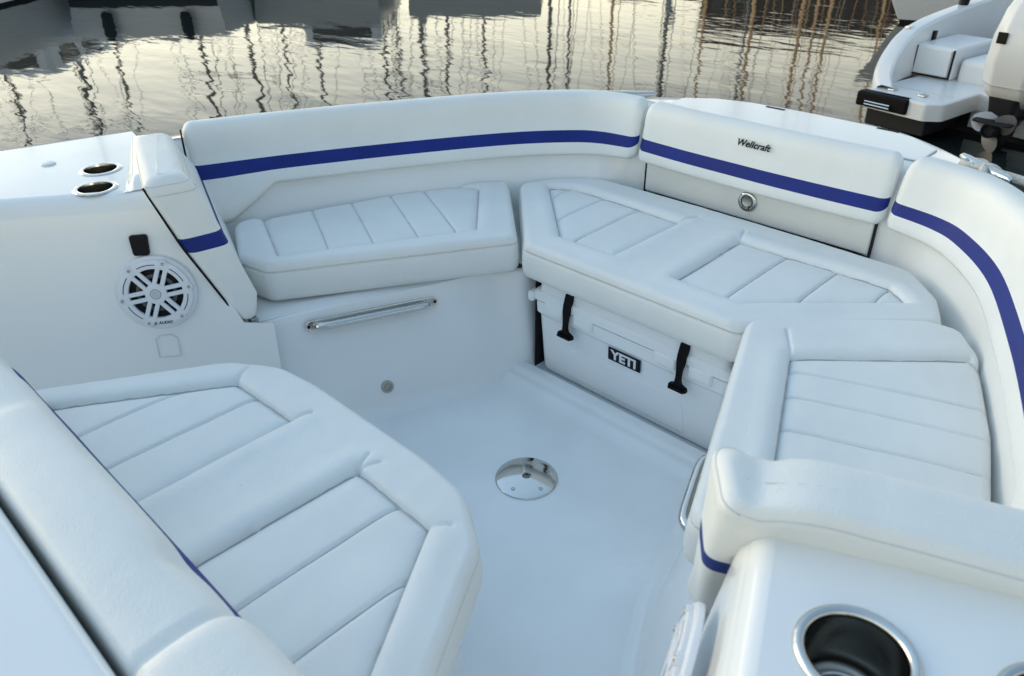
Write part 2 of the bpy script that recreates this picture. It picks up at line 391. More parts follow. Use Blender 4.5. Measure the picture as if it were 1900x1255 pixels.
for fn, z in ((lambda: wall_(.46) - W_ * .12, .372), (lambda: wall_(.46) - W_ * .06, .374), (lambda: wall_(.46) - W_ * .03, .378), (lambda: wall_(.46) - W_ * .012, .39), (lambda: wall_(.46) - W_ * .003, .41), (lambda: wall_(.47), .45),
              (lambda: wall_(.52), .52), (lambda: wall_(.60), .60), (lambda: wall_(.66), .66), (lambda: I_c + W_ * .055, .735), (lambda: I_c + W_ * .07, .757), (lambda: I_c + W_ * .09, .766),
              (lambda: I_c + W_ * (Lw * .55), .770), (lambda: G_c - W_ * .022, .768), (lambda: G_c - W_ * .009, .765), (lambda: G_c - W_ * .002, .757), (lambda: G_c, .745),
              (lambda: G_c - W_ * .004, .70), (lambda: G_c + W_ * .008, .695), (lambda: G_c + W_ * .008, .665), (lambda: G_c - W_ * .008, .66),
              (lambda: G_c - W_ * .06, .30), (lambda: G_c - W_ * .15, -.15), (lambda: G_c - W_ * .35, -.55)):
    q = fn(); rings.append(np.column_stack([q, np.full(len(q), z)]).tolist())
MB().loft(rings, False).build('coaming', GEL, B, 40)

# sole with the shallow step in front of the cooler bay
hs_ = [(1.45, -2.3), (1.45, -1.0), (1.12, -.55), (.85, .0), (.62, 1.0)]
MB().prism([(-x, y) for x, y in hs_[:1]] + hs_ + [(-x, y) for x, y in hs_[:0:-1]], -.05, 0).build('sole', SOLE, B)
stp = [(.25, -.001), (.30, .0005), (.325, .006), (.345, .020), (.352, .0235), (.36, .0245), (.372, .0248), (.380, .031), (.388, .036), (.398, .038), (.425, .038), (.43, .02)]
xs = np.linspace(-.46, .46, 24)
MB().loft([[(x, y, z) for y, z in stp] for x in xs], False).build('floor_step', SOLE, B, 50)

# side seat bases (port and starboard)
for sx in (-1, 1):
    flo = round_poly([(1.0, -.80), (.69, -.40), (.592, -.124), (.393, .43), (.393, .95)] if sx < 0 else [(1.0, -.95), (.69, -.42), (.550, -.130), (.405, .40), (.405, .95)], [.0, .05, .3, .055, 0], 10)[1:]
    flo = flo[9:] if len(flo) > 30 else flo
    P = resample(flo, 90); tt = np.gradient(P, axis=0); tt /= np.linalg.norm(tt, axis=1)[:, None]
    nn = np.column_stack([tt[:, 1], -tt[:, 0]])                  # outboard
    nn *= np.sign(nn[20, 0])
    lean = np.clip((.47 - P[:, 1]) / .12, 0, 1)[:, None]
    rings = []
    for o, z in ((-.06, -.002), (-.03, .0015), (-.012, .008), (.003, .022), (.012, .04), (.03, .10), (.095, .30), (.108, .35), (.116, .368), (.14, .377), (.175, .378)):
        q = P + nn * (o * np.where(lean < 1, .35 + .65 * lean, 1) if o < .2 else o)
        rings.append([(sx * a[0], a[1], z) for a in q])
    t = MB().loft(rings, False)
    if sx > 0: t.f = [tuple(reversed(f)) for f in t.f]
    t.build('seat_base', GEL, B, 45)
    fl = [(.805, -.385), (.745, -.15), (.60, .30), (.56, .44), (.56, .95), (.85, .95), (1.12, .45), (1.33, .10), (1.45, -.25), (1.45, -.6), (.99, -.52)] if sx < 0 else [(.80, -.44), (.745, -.33), (.71, -.15), (.58, .30), (.56, .44), (.56, .95), (.85, .95), (1.04, .45), (1.23, .0), (1.33, -.4), (1.33, -.6), (.97, -.58)]
    MB().prism(fl[::-1], .355, .3762, .004).mirror(sx).build('bench_top', GEL, B, 40)
# bench across the bow and the dark bay below it
MB().box(-.62, .62, .47, 1.16, .388, .40, .003).build('bow_bench', GEL, B)
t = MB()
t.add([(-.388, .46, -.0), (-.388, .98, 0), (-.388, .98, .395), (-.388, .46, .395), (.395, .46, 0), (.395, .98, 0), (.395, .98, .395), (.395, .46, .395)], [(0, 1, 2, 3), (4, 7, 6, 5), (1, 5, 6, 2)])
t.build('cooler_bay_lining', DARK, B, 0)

# side consoles behind the bolsters, with cup holders and speakers
CUPS_ = {-1: [(1.093, -.61), (1.245, -.535)], 1: [(1.098, -.626), (1.292, -.552)]}
CUPR_ = {-1: .049, 1: .059}
for sx in (-1, 1):
    CUPS = CUPS_[sx]; CUPR = CUPR_[sx]
    # wall path per height, stb coordinates: forward end E, corner P1, then aft
    def wall(z):
        k = (.8 - z) / .988 * .15; dx, dy = -.818 * k, -.576 * k
        E = np.array([.920, -.500]) + (np.array([.785, -.405]) - np.array([.920, -.500])) * min(1, (.8 - z) / .4)
        if z < .395: E = np.array([.70, -.33])
        if sx > 0:
            dx, dy = -.92 * k, -.40 * k
            E = np.array([.925 + dx - .026, -.565 + dy + .06])
            if z < .395: E = np.array([.925 + dx - .14, -.565 + dy + .32])
            return [tuple(E), (.925 + dx, -.565 + dy), (1.022 + dx, -.80 + dy), (1.105 + dx, -1.05 + dy), (1.14 + dx, -1.35), (1.17 + dx, -2.3)]
        base = [(1.16 + dx, -.84 + dy), (1.30 + dx, -1.10 + dy), (1.36 + dx, -1.35), (1.40 + dx, -2.3)]
        a0 = np.array([.97 + dx, -.57 + dy]); u_ = np.array([-.571, .811])
        if z < .395: E = a0 + u_ * .33
        return [tuple(E), tuple(E * .5 + np.array(base[0]) * .5)] + base
    rings = []
    for z in (-.01, .10, .20, .30, .39, .40, .50, .60, .70, .755): rings.append(resample(wall(z)[0:2] + wall(z)[2:], 60))
    Rr = []
    for z, q in zip((-.01, .10, .20, .30, .39, .40, .50, .60, .70, .755), rings): Rr.append([(sx * a[0], a[1], z) for a in q])
    top = resample(wall(.8), 60); tt = np.gradient(top, axis=0); tt /= np.linalg.norm(tt, axis=1)[:, None]; no = np.column_stack([-tt[:, 1], tt[:, 0]]); no *= np.sign(no[30, 0])
    for j in range(1, 8):
        a = j / 7 * math.pi / 2; rr = .045 if sx < 0 else .034
        Rr.append([(sx * q[0], q[1], .755 + .045 * math.sin(a)) for q in top + no * (rr * (1 - math.cos(a)) + .0)])
    t = MB().loft(Rr, False)
    if sx < 0: t.f = [tuple(reversed(f)) for f in t.f]
    # flat top with holes for the cups
    inn = [tuple(q) for q in top + no * rr]
    outer = inn + [(1.80, -2.3), (1.76, -1.2), (1.665, -.70), (1.60, -.44), (1.565, -.30)] + ([(1.40, -.335)] if sx < 0 else [(1.40, -.31), (.96, -.50)])
    bm = bmesh.new(); edges = []
    vs = [bm.verts.new((sx * x, y, .80)) for x, y in outer]
    edges += [bm.edges.new((vs[i], vs[(i + 1) % len(vs)])) for i in range(len(vs))]
    for cx, cy in CUPS:
        cv = [bm.verts.new((sx * (cx + CUPR * math.cos(q * math.pi / 24)), cy + CUPR * math.sin(q * math.pi / 24), .80)) for q in range(48)]
        edges += [bm.edges.new((cv[i], cv[(i + 1) % 48])) for i in range(48)]
    bmesh.ops.triangle_fill(bm, edges=edges, use_beauty=True)
    bmesh.ops.recalc_face_normals(bm, faces=bm.faces[:])
    if bm.faces[0].normal.z < 0: bmesh.ops.reverse_faces(bm, faces=bm.faces[:])
    bm.verts.index_update(); bm.verts.ensure_lookup_table()
    t.bm(bm)
    # outer rounded gunwale and topside
    ed = catmull([(1.80, -2.3), (1.76, -1.2), (1.665, -.70), (1.60, -.44), (1.565, -.30)], 8)
    og = [[(sx * (x + o), y, z) for x, y in ed] for o, z in ((0, .80), (.02, .798), (.045, .785), (.05, .77), (.05, .70), (.055, .66), (.03, .65), (-.05, .2), (-.3, -.55))]
    u = MB().loft(og, False)
    if sx > 0: u.f = [tuple(reversed(f)) for f in u.f]
    t.add(u.v, u.f)
    C_ = t.build('side_console', GEL, B, 40)
    # raised moulding against the bolster
    A0, A1 = (Vector((.985, -.530, .80)), Vector((1.45, -.327, .79))) if sx < 0 else (Vector((.93, -.545, .795)), Vector((1.50, -.29, .785))); d = (A1 - A0).normalized(); nn_ = Vector((-d.y, d.x, 0))
    rg = []
    for q in (np.linspace(0, 1, 20) if sx < 0 else []):
        c0 = A0.lerp(A1, q); hgt = .024 * min(1, q / .10 + .1)
        rg.append([c0 + nn_ * a + Vector((0, 0, b * hgt / .042)) for a, b in ((-.044, -.002), (-.036, .003), (-.028, .010), (-.018, .032), (-.012, .040), (0, .043), (.03, .043), (.03, -.02))])
    if rg: MB().loft(rg, False, False, False).mirror(sx).build('console_moulding', GEL, B, 50)
    for ci, (cx, cy) in enumerate(CUPS):
        M = Matrix.Translation((sx * cx, cy, .80))
        cup = MB().lathe([(CUPR + .011, .0003), (CUPR + .011, .003 if sx > 0 else .0015), (CUPR + .008, .0065 if sx > 0 else .0032), (CUPR + .004, .0075 if sx > 0 else .004), (CUPR, .005 if sx > 0 else .0035), (CUPR - .003, .003), (CUPR - .004, -.004)], 64, M).build('cup_holder', CHROME, B, 60)
        MB().lathe([(CUPR - .004, -.003), (CUPR - .005, -.03), (CUPR - .006, -.032), (CUPR - .006, -.078), (CUPR - .010, -.084), (CUPR - .016, -.0855), (.034, -.086), (.032, -.092), (.002, -.0925)], 64, M, False, True).build('cup_liner', LINER, cup, 60)
        MB().tube([(sx * cx + .036 * math.cos(q), cy + .036 * math.sin(q), .7175) for q in np.linspace(0, 2 * math.pi, 40)], .0035, 8, False).build('liner_ring', CHROME, cup, 0)
        MB().box(sx * cx - .016, sx * cx - .010, cy + .006, cy + .012, .7076, .7085).build('drain_hole', BLACK, cup, 0)
    # speaker
    if sx < 0: nW = Vector((.808, -.569, .15)).normalized(); cW = Vector((-.924, -.579, .52)); along = Vector((.571, .811, 0))
    else: nW = Vector((-.92, -.39, .15)).normalized(); cW = Vector((.900, -.650, .585)); along = Vector((.39, -.92, 0))
    M = frame(cW + nW * .001, along, nW)
    sp = MB().lathe([(.112, -.004), (.112, .004), (.108, .009), (.080, .012), (.078, .006)], 64, M).build('speaker', PLAST, B, 50)
    MB().lathe([(.080, .0065), (.072, .0055), (.066, .003), (.063, .0045), (.055, .0025), (.03, -.003), (.0, -.002)], 48, M).build('speaker_cone', BLACK, sp, 0)
    MB().lathe([(.056, .0048), (.053, .0062), (.049, .0060), (.044, .0036)], 48, M).build('surround', mat('cone_grey_%d' % sx, (.10, .10, .10), .5), sp, 0)
    g = MB(); g.lathe([(.101, .010), (.100, .016), (.095, .0185), (.080, .0190), (.0745, .0165), (.073, .010)], 72)
    g.lathe([(.030, .010), (.030, .0185), (.027, .0205), (.0, .0207)], 40)
    for q in range(6):
        a = R(8 + 60 * q); ca, sa = math.cos(a), math.sin(a)
        for sgn in (-1, 1):
            b0, b1 = (.0045 if sgn > 0 else -.0165), (.0165 if sgn > 0 else -.0045)
            bx = MB().box(.022, .079, b0, b1, .0095, .0186, .0016, 1); bx.xf(Matrix.Rotation(a, 4, 'Z')); g.add(bx.v, bx.f)
        sc = MB().lathe([(.0115, .004), (.0115, .017), (.010, .0192), (.0, .0193)], 20, Matrix.Translation((ca * .094, sa * .094, .0003))); g.add(sc.v, sc.f)
    g.xf(M).build('grille', PLAST, sp, 40)
    for q in range(6):
        a = R(8 + 60 * q)
        MB().lathe([(.0052, .018), (.0052, .0205), (.004, .0215), (.002, .0205), (0, .0205)], 12, M @ Matrix.Translation((math.cos(a) * .094, math.sin(a) * .094, 0))).build('screw', BRUSH, sp, 40)
        ar = MB(); a0, a1 = a + R(13), a + R(47)
        for rr_, zz in ((.0862, .0189), (.0878, .0192), (.0878, .0192)): pass
        pts = [[(r_ * math.cos(b), r_ * math.sin(b), .0192) for b in np.linspace(a0, a1, 14)] for r_ in (.0855, .0878)]
        if q != (4 if sx < 0 else 5): ar.loft(pts, False).xf(M).build('slot', BLACK, sp, 0)
    rings_ = [[(r_ * math.cos(b), r_ * math.sin(b), .0210) for b in np.linspace(0, 2 * math.pi, 40)] for r_ in (.0135, .0148)]
    MB().loft(rings_, False).xf(M).build('emblem_ring', BLACK, sp, 0)
    tx = MB()
    for q in range(-4, 5):
        hw = math.sqrt(max(0, .0115 ** 2 - (q * .0025) ** 2)); tx.add([(-hw, q * .0025 - .0006, .0210), (hw, q * .0025 - .0006, .0210), (hw, q * .0025 + .0006, .0210), (-hw, q * .0025 + .0006, .0210)], [(0, 1, 2, 3)])
    tx.xf(M).build('emblem', SEAM, sp, 0)
    t = text_mesh('JL AUDIO', .012, .0003, .2, .0002).xf(M @ Matrix.Translation((.004, -.0885, .0193))); t.build('lettering', BLACK, sp, 0)

# helm console with the seat base in front of it
MB().box(-.56, .56, -2.4, -1.209, 0, .69, .022, 4).build('helm_console', GEL, B)
lb = round_poly([(.60, -1.21), (.60, -.93), (.40, -.625), (.30, -.585), (-.30, -.585), (-.40, -.625), (-.60, -.93), (-.60, -1.21)], .05, 6)
MB().prism([tuple(q) for q in lb], 0, .396, .01).build('lounge_base', GEL, B)

# deck fittings -----------------------------------------------------------------
lid = round_poly([(.483, 1.27), (.483, 1.425), (.375, 1.505), (.24, 1.54), (0, 1.552), (-.24, 1.54), (-.375, 1.505), (-.483, 1.425), (-.483, 1.27)], .02, 4)
MB().prism([tuple(q) for q in lid], .764, .7745, .003).build('locker_lid', GEL, B)
gro = []
lidl = np.vstack([lid, lid[:1]])
MB().tube([(q[0], q[1], .7702) for q in resample(lidl, 160)], .0022, 5).build('lid_gasket', SEAM, B, 0)
for x0, x1, yy in ((-.176, -.10, 1.522), (.244, .32, 1.527)):
    MB().box(x0, x1, yy - .006, yy + .006, .772, .7765, .001, 1).build('lid_hinge', RUBBER, B)
# hatch door under the bow backrest
MB().box(-.438, .438, 1.140, 1.168, .480, .752, .008, 3).build('hatch_door', VINYL, B)
hd = bpy.data.objects['hatch_door']
for sgn in (-1, 1): MB().box(sgn * .4415 - .0032, sgn * .4415 + .0032, 1.144, 1.175, .42, .74).build('hatch_gap_shade', DARK, B)  # dark boxes stand in for the shaded gaps beside the door
MB().box(-.438, .438, 1.146, 1.172, (.42), .472).build('hatch_gap_shade', DARK, B)  # dark box draws the shade line below the door
M = frame((0, 1.139, .549), (1, 0, 0), (0, -1, 0))
lt = MB().lathe([(.036, -.001), (.036, .003), (.034, .006), (.028, .0085), (.0225, .0075), (.021, .003), (.012, .002), (0, .002)], 40, M).build('latch', CHROME, hd, 60)
MB().lathe([(.0205, .0045), (.0195, .0035), (.013, .0015), (.0, .001)], 32, M @ Matrix.Translation((0, .004, .0015))).build('finger_cup', BRUSH, hd, 60)
t = MB().box(-.009, .009, -.026, -.010, .004, .0105, .002, 2); t.xf(M).build('latch_pull', CHROME, hd)
t = MB().tube([(.0215 * math.cos(a), .0215 * math.sin(a) + .003, .0075) for a in np.linspace(R(-60), R(240), 30)], .0016, 6)
t.add(*(lambda q: (q.v, q.f))(MB().tube([(.0105, -.0165, .0075), (.0115, -.028, .0075), (-.0115, -.028, .0075), (-.0105, -.0165, .0075)], .0016, 6)))
t.xf(M).build('latch_outline', BLACK, hd, 0)
# handrails on the seat bases
for sx in (-1, 1):
    a, b = Vector((.733 * sx, -.232, .330)), Vector((.582 * sx, .178, .316)); nrm = Vector((-.91 * sx, -.305, .282)).normalized()
    if sx > 0: a, b = Vector((.648, -.172, .330)), Vector((.530, .128, .322)); nrm = Vector((-.93, -.36, .05)).normalized()
    M = frame((a + b) / 2 + nrm * .002, b - a, nrm); Lh = (b - a).length / 2
    st = [(Lh * q + .019 * math.cos(c_), .019 * math.sin(c_)) for q, rng in ((1, np.linspace(-math.pi / 2, math.pi / 2, 10)), (-1, np.linspace(math.pi / 2, 1.5 * math.pi, 10))) for c_ in rng]
    h = MB().prism([(x - (.015 if x > 0 else -.015), y) for x, y in st], -.003, .004, .0015); h.xf(M); hr = h.build('handrail', CHROME, B)
    pth = [(-Lh + .028, 0, .004), (-Lh + .034, 0, .016), (-Lh + .05, 0, .027), (-Lh + .075, 0, .031)] + [(q, 0, .032) for q in np.linspace(-Lh + .1, Lh - .1, 12)] + [(Lh - .075, 0, .031), (Lh - .05, 0, .027), (Lh - .034, 0, .016), (Lh - .028, 0, .004)]
    MB().tube(catmull(pth, 3), .0125, 14).xf(M).build('grab_bar', CHROME, hr, 60)
    for q in (-1, 1): MB().lathe([(.005, .003), (.005, .0052), (0, .0055)], 14, M @ Matrix.Translation((q * (Lh - .006), 0, 0))).build('screw', BLACK, hr, 40)
# small fitting low on the seat base, table socket in the sole
nP = Vector((.91, -.305, .282)).normalized()
M = frame(Vector((-.590, -.051, .079)) + nP * .002, (.305, .91, 0), nP)
dr = MB().lathe([(.021, -.004), (.021, .002), (.019, .004), (.013, .0035), (.0115, .001), (.009, .001)], 36, M).build('drain_fitting', BRUSH, B, 50)
MB().lathe([(.009, .001), (.0085, .004), (.006, .0045), (.005, .002), (0, .002)], 24, M).build('drain_plug', BRUSH, dr, 50)
M = Matrix.Translation((0, 0, .0005))
tp = MB().lathe([(.094, 0), (.0935, .003), (.090, .0055), (.07, .0085), (.04, .0108), (.018, .0116), (.0135, .0117)], 72, M).build('table_socket', CHROME, B, 60)
MB().lathe([(.0135, .0118), (.0125, .0135), (.0105, .0135), (.010, .006), (0, .006)], 4, M @ Matrix.Rotation(R(20), 4, 'Z')).build('socket_plug', BRUSH, tp, 30)
for q in range(5):
    a = R(-82 + 72 * q)
    MB().lathe([(.0065, .006), (.0065, .009), (.0045, .0095), (.0025, .0085), (0, .0085)], 16, M @ Matrix.Translation((.068 * math.cos(a), .068 * math.sin(a), 0))).build('screw', BRUSH, tp, 40)
# switch and access cover on the port console wall
nW = Vector((.808, -.569, .15)).normalized(); al = Vector((.571, .811, 0))
M = frame(Vector((-.952, -.581, .661)) + nW * .001, al, nW)
sw = [tuple(q) for q in round_poly([(-.022, -.030), (.022, -.030), (.025, .030), (-.025, .030)], .010, 5)]
MB().prism(sw, -.003, .010, .004).xf(M).build('switch_cover', BLACK, B)
M = frame(Vector((-.905, -.595, .368)) + nW * .0005, al, nW)
ac = [tuple(q) for q in round_poly([(-.03, -.05), (.03, -.05), (.03, .012), (.02, .012), (.02, .02), (-.02, .02), (-.02, .012), (-.03, .012)], .004, 3)]
MB().tube([(x, y, .0004) for x, y in ac + ac[:1]], .0010, 5).xf(M).build('access_cover', SEAML, B, 0)
MB().lathe([(.021, 0), (.021, .003), (.018, .0045), (0, .005)], 32, Matrix.Translation((-1.413, -.624, .80))).build('filler_cap', PLAST, B)
# mooring cleats on the gunwale
def cleat(c, d):
    M = frame(c, d, (0, 0, 1)); t = MB()
    t.lathe([(.016, 0), (.014, .012), (.012, .03)], 16, M @ Matrix.Translation((-.028, 0, 0))); t.lathe([(.016, 0), (.014, .012), (.012, .03)], 16, M @ Matrix.Translation((.028, 0, 0)))
    u = MB().tube([(-.115, 0, .037), (-.105, 0, .039), (-.08, 0, .037), (-.04, 0, .034), (0, 0, .034), (.04, 0, .034), (.08, 0, .037), (.105, 0, .039), (.115, 0, .037)], [.004, .009, .0125, .015, .016, .015, .0125, .009, .004], 14).xf(M)
    t.add(u.v, u.f); return t.build('mooring_cleat', CHROME, B, 50)
CL = (.672, 1.235, .768)
cleat(CL, (.62, -.5, 0)); cleat((-.655, 1.285, .748), (-.62, -.5, 0))

# ------------------------------------------------------------------ seat cushions
SEATG = 'white quilted seat cushions round the bow cockpit'
T = thing('seat_cushion', 'white quilted seat cushion on the far side, between the striped bolster and the bow seat', 'seat cushion', (-.85, .1, .41), SEATG)
def rail(a, b, q, off, n_):
    c = np.array(a) * (1 - q) + np.array(b) * q; d = np.array(off); return (tuple(c - d * .1), tuple(c + d * n_))
# far side
so_ = round_poly(flipx([(.438, .425), (.845, .80), (1.05, .44), (1.245, -.16), (.985, -.29), (.855, -.265)]), [.035, .04, .25, .05, .05, .05], 8)
sp_ = flipx([(.580, .372), (.860, .655), (1.20, .50), (1.32, -.02), (.893, -.20)])
cushion(T, so_, .516, .385, [sp_], [[rail((-.580, .372), (-.893, -.20), q, (-.285, .135), 1.6) for q in (.10, .30, .53, .755)]], seed=1)
T = thing('seat_cushion', 'white quilted seat cushion on the near side, tucked under the bolster beside the cup holder', 'seat cushion', (.85, .1, .41), SEATG)
so_ = round_poly([(.392, .455), (.425, .505), (.745, .785), (.832, .795), (.910, .68), (1.030, .378), (1.112, .10), (1.18, -.12), (.695, -.30)], [.02, .03, .1, .05, .06, .2, .3, .05, .05], 8)
sp_ = [(.567, .360), (.895, .655), (1.20, .50), (1.32, -.02), (.80, -.19)]
cushion(T, so_, .516, .385, [sp_], [[rail((.567, .360), (.80, -.19), q, (.345, .13), 1.5) for q in (.10, .29, .51, .74)]], seed=2, fold=[((.567, .36), (.50, .47))])
T = thing('seat_cushion', 'wide two-panel white seat cushion across the bow, above the cooler', 'seat cushion', (0, .7, .41), SEATG)
ch = [(.385, .40), (.785, .80), (.725, .93), (.605, 1.055), (.25, 1.07)]
cco = round_poly(ch + flipx(ch[::-1]), [.04, .04, .06, .06, .2, .2, .06, .06, .04, .04], 8)
cp = [(.118, .526), (.335, .522), (.67, .842), (.60, .900), (.42, .905), (.114, .895)]
cl_ = [((.285, .50), (.285, .95)), ((.445, .60), (.445, .95)), ((.60, .75), (.60, .95))]
cushion(T, cco, .516, .392, [cp, flipx(cp)], [cl_, [(flipx([a])[0], flipx([b])[0]) for a, b in cl_]], seed=3, nA=640,
        fold=[((.115, .90), (.09, .97)), ((-.115, .90), (-.09, .97))])
T = thing('seat_cushion', 'white two-panel lounge cushion in front of the helm console, left foreground', 'seat cushion', (0, -.85, .41), SEATG)
lh = [(.715, -1.06), (.455, -.615), (.335, -.535), (.20, -.52)]
lo = round_poly([(-q[0], q[1]) for q in lh] + lh[::-1], [.06, .10, .14, .2, .2, .14, .10, .06], 8)
lp = [(.122, -.643), (.352, -.650), (.60, -1.04), (.115, -1.04)]
ll = [((.262, -.60), (.262, -1.1)), ((.418, -.60), (.418, -1.1))]
cushion(T, lo, .512, .40, [lp, flipx(lp)], [ll, [(flipx([a])[0], flipx([b])[0]) for a, b in ll]], seed=4, nA=640, nR=230, pw=1.2,
        fold=[((.122, -.643), (.105, -.60)), ((-.122, -.643), (-.105, -.60)), ((.122, -.643), (.145, -.60)), ((.352, -.65), (.385, -.62)), ((-.352, -.65), (-.385, -.60))])

# ------------------------------------------------------------------ backrests
def bprof(th=.115, top=.812, zs=(.643, .682), lean=.025, n=5):
    f = []
    f += [(.075, .598), (.030, .594), (.004, .596), (-.010, .602), (-.015, .612), (-.012, .626)]
    i0 = len(f); f += [(-.008, zs[0]), (-.001, (zs[0] + zs[1]) / 2), (.005, zs[1])]; i1 = len(f) - 1
    f += [(.010, .705), (.015, .73), (lean, top - .045), (lean + .006, top - .028), (lean + .016, top - .012), (lean + .032, top - .003), (lean + .05, top)]
    f += [(th - .012, top - .002), (th, top - .010), (th + .008, top - .026), (th + .01, top - .06), (th + .005, .70), (th - .01, .64), (th - .025, .61)]
    return f, (i0, i1)
BACKG = 'white backrests with a blue stripe'
pf, st_ = bprof()
fp = catmull([(1.405, -.20), (1.385, -.155), (1.255, .14), (1.07, .50), (.875, .83), (.72, 1.015), (.62, 1.083), (.475, 1.116)], 26)
# dense ends for the rounding
def dense(P, e=.06, k=16):
    P = resample(P, 170); s = np.r_[0, np.cumsum(np.linalg.norm(np.diff(P, axis=0), axis=1))]; L = s[-1]
    t = np.r_[e * (1 - np.cos(np.linspace(0, math.pi / 2, k))), np.linspace(e, L - e, 120)[1:-1], L - e * (1 - np.cos(np.linspace(math.pi / 2, 0, k)))]
    return np.stack([np.interp(t, s, P[:, i]) for i in range(2)], 1)
def tail(s, L): return .595 - .105 * np.clip((.27 - s) / .17, 0, 1) ** .9
T = thing('backrest_cushion', 'long blue striped backrest on the far side, with a dropped tail at its left end', 'backrest', (-1.1, .4, .6), BACKG)
Pp = dense(np.array(flipx(fp)))
# port: path runs aft to bow, outboard must be on the correct side
def outb(P, sgn): return P
sweep(T, Pp[::-1][::-1] if False else Pp, [(-a, b) for a, b in pf], st_, .036, zb=tail, seed=11, lean=.45, nsg=-1)
MB().tube([(-(1.405 + .91 * q), -.20 + .4 * q - .004, z_) for q, z_ in ((.075, .795), (.045, .77), (.02, .72), (-.002, .66), (-.03, .60), (-.055, .55), (-.082, .495))], .0035, 6).build('gap_shade_trim', BLACK, T, 0)  # black tube stands in for the shaded gap at the pad's aft end
T = thing('backrest_cushion', 'curved blue striped backrest at the right edge, nearest the mooring rope', 'backrest', (1.1, .4, .6), BACKG)
fs = catmull([(1.235, -.16), (1.225, -.12), (1.13, .15), (1.01, .48), (.86, .82), (.72, 1.01), (.62, 1.083), (.475, 1.120)], 26)
pf3, st3 = bprof(zs=(.648, .681))
sweep(T, dense(fs), pf3, st3, .032, zb=tail, seed=12, lean=.22)
T = thing('backrest_cushion', 'straight blue striped backrest at the bow carrying the black maker lettering', 'backrest', (0, 1.12, .6), BACKG)
hp = dense(catmull([(-.467, 1.118), (-.25, 1.106), (0, 1.102), (.25, 1.106), (.467, 1.118)], 20))
pf2, st2 = bprof(.095, .812, (.642, .683), .02)
sweep(T, hp, [(-a, b) for a, b in pf2], st2, .032, seed=13)
t = text_mesh('Wellcraft', .0315, .0008, .24, .0006, 1.02)
t.xf(frame((0.0, 1.1125, .757), (1, 0, 0), (0, -1, .17)) ); t.build('lettering', BLACK, T, 0)

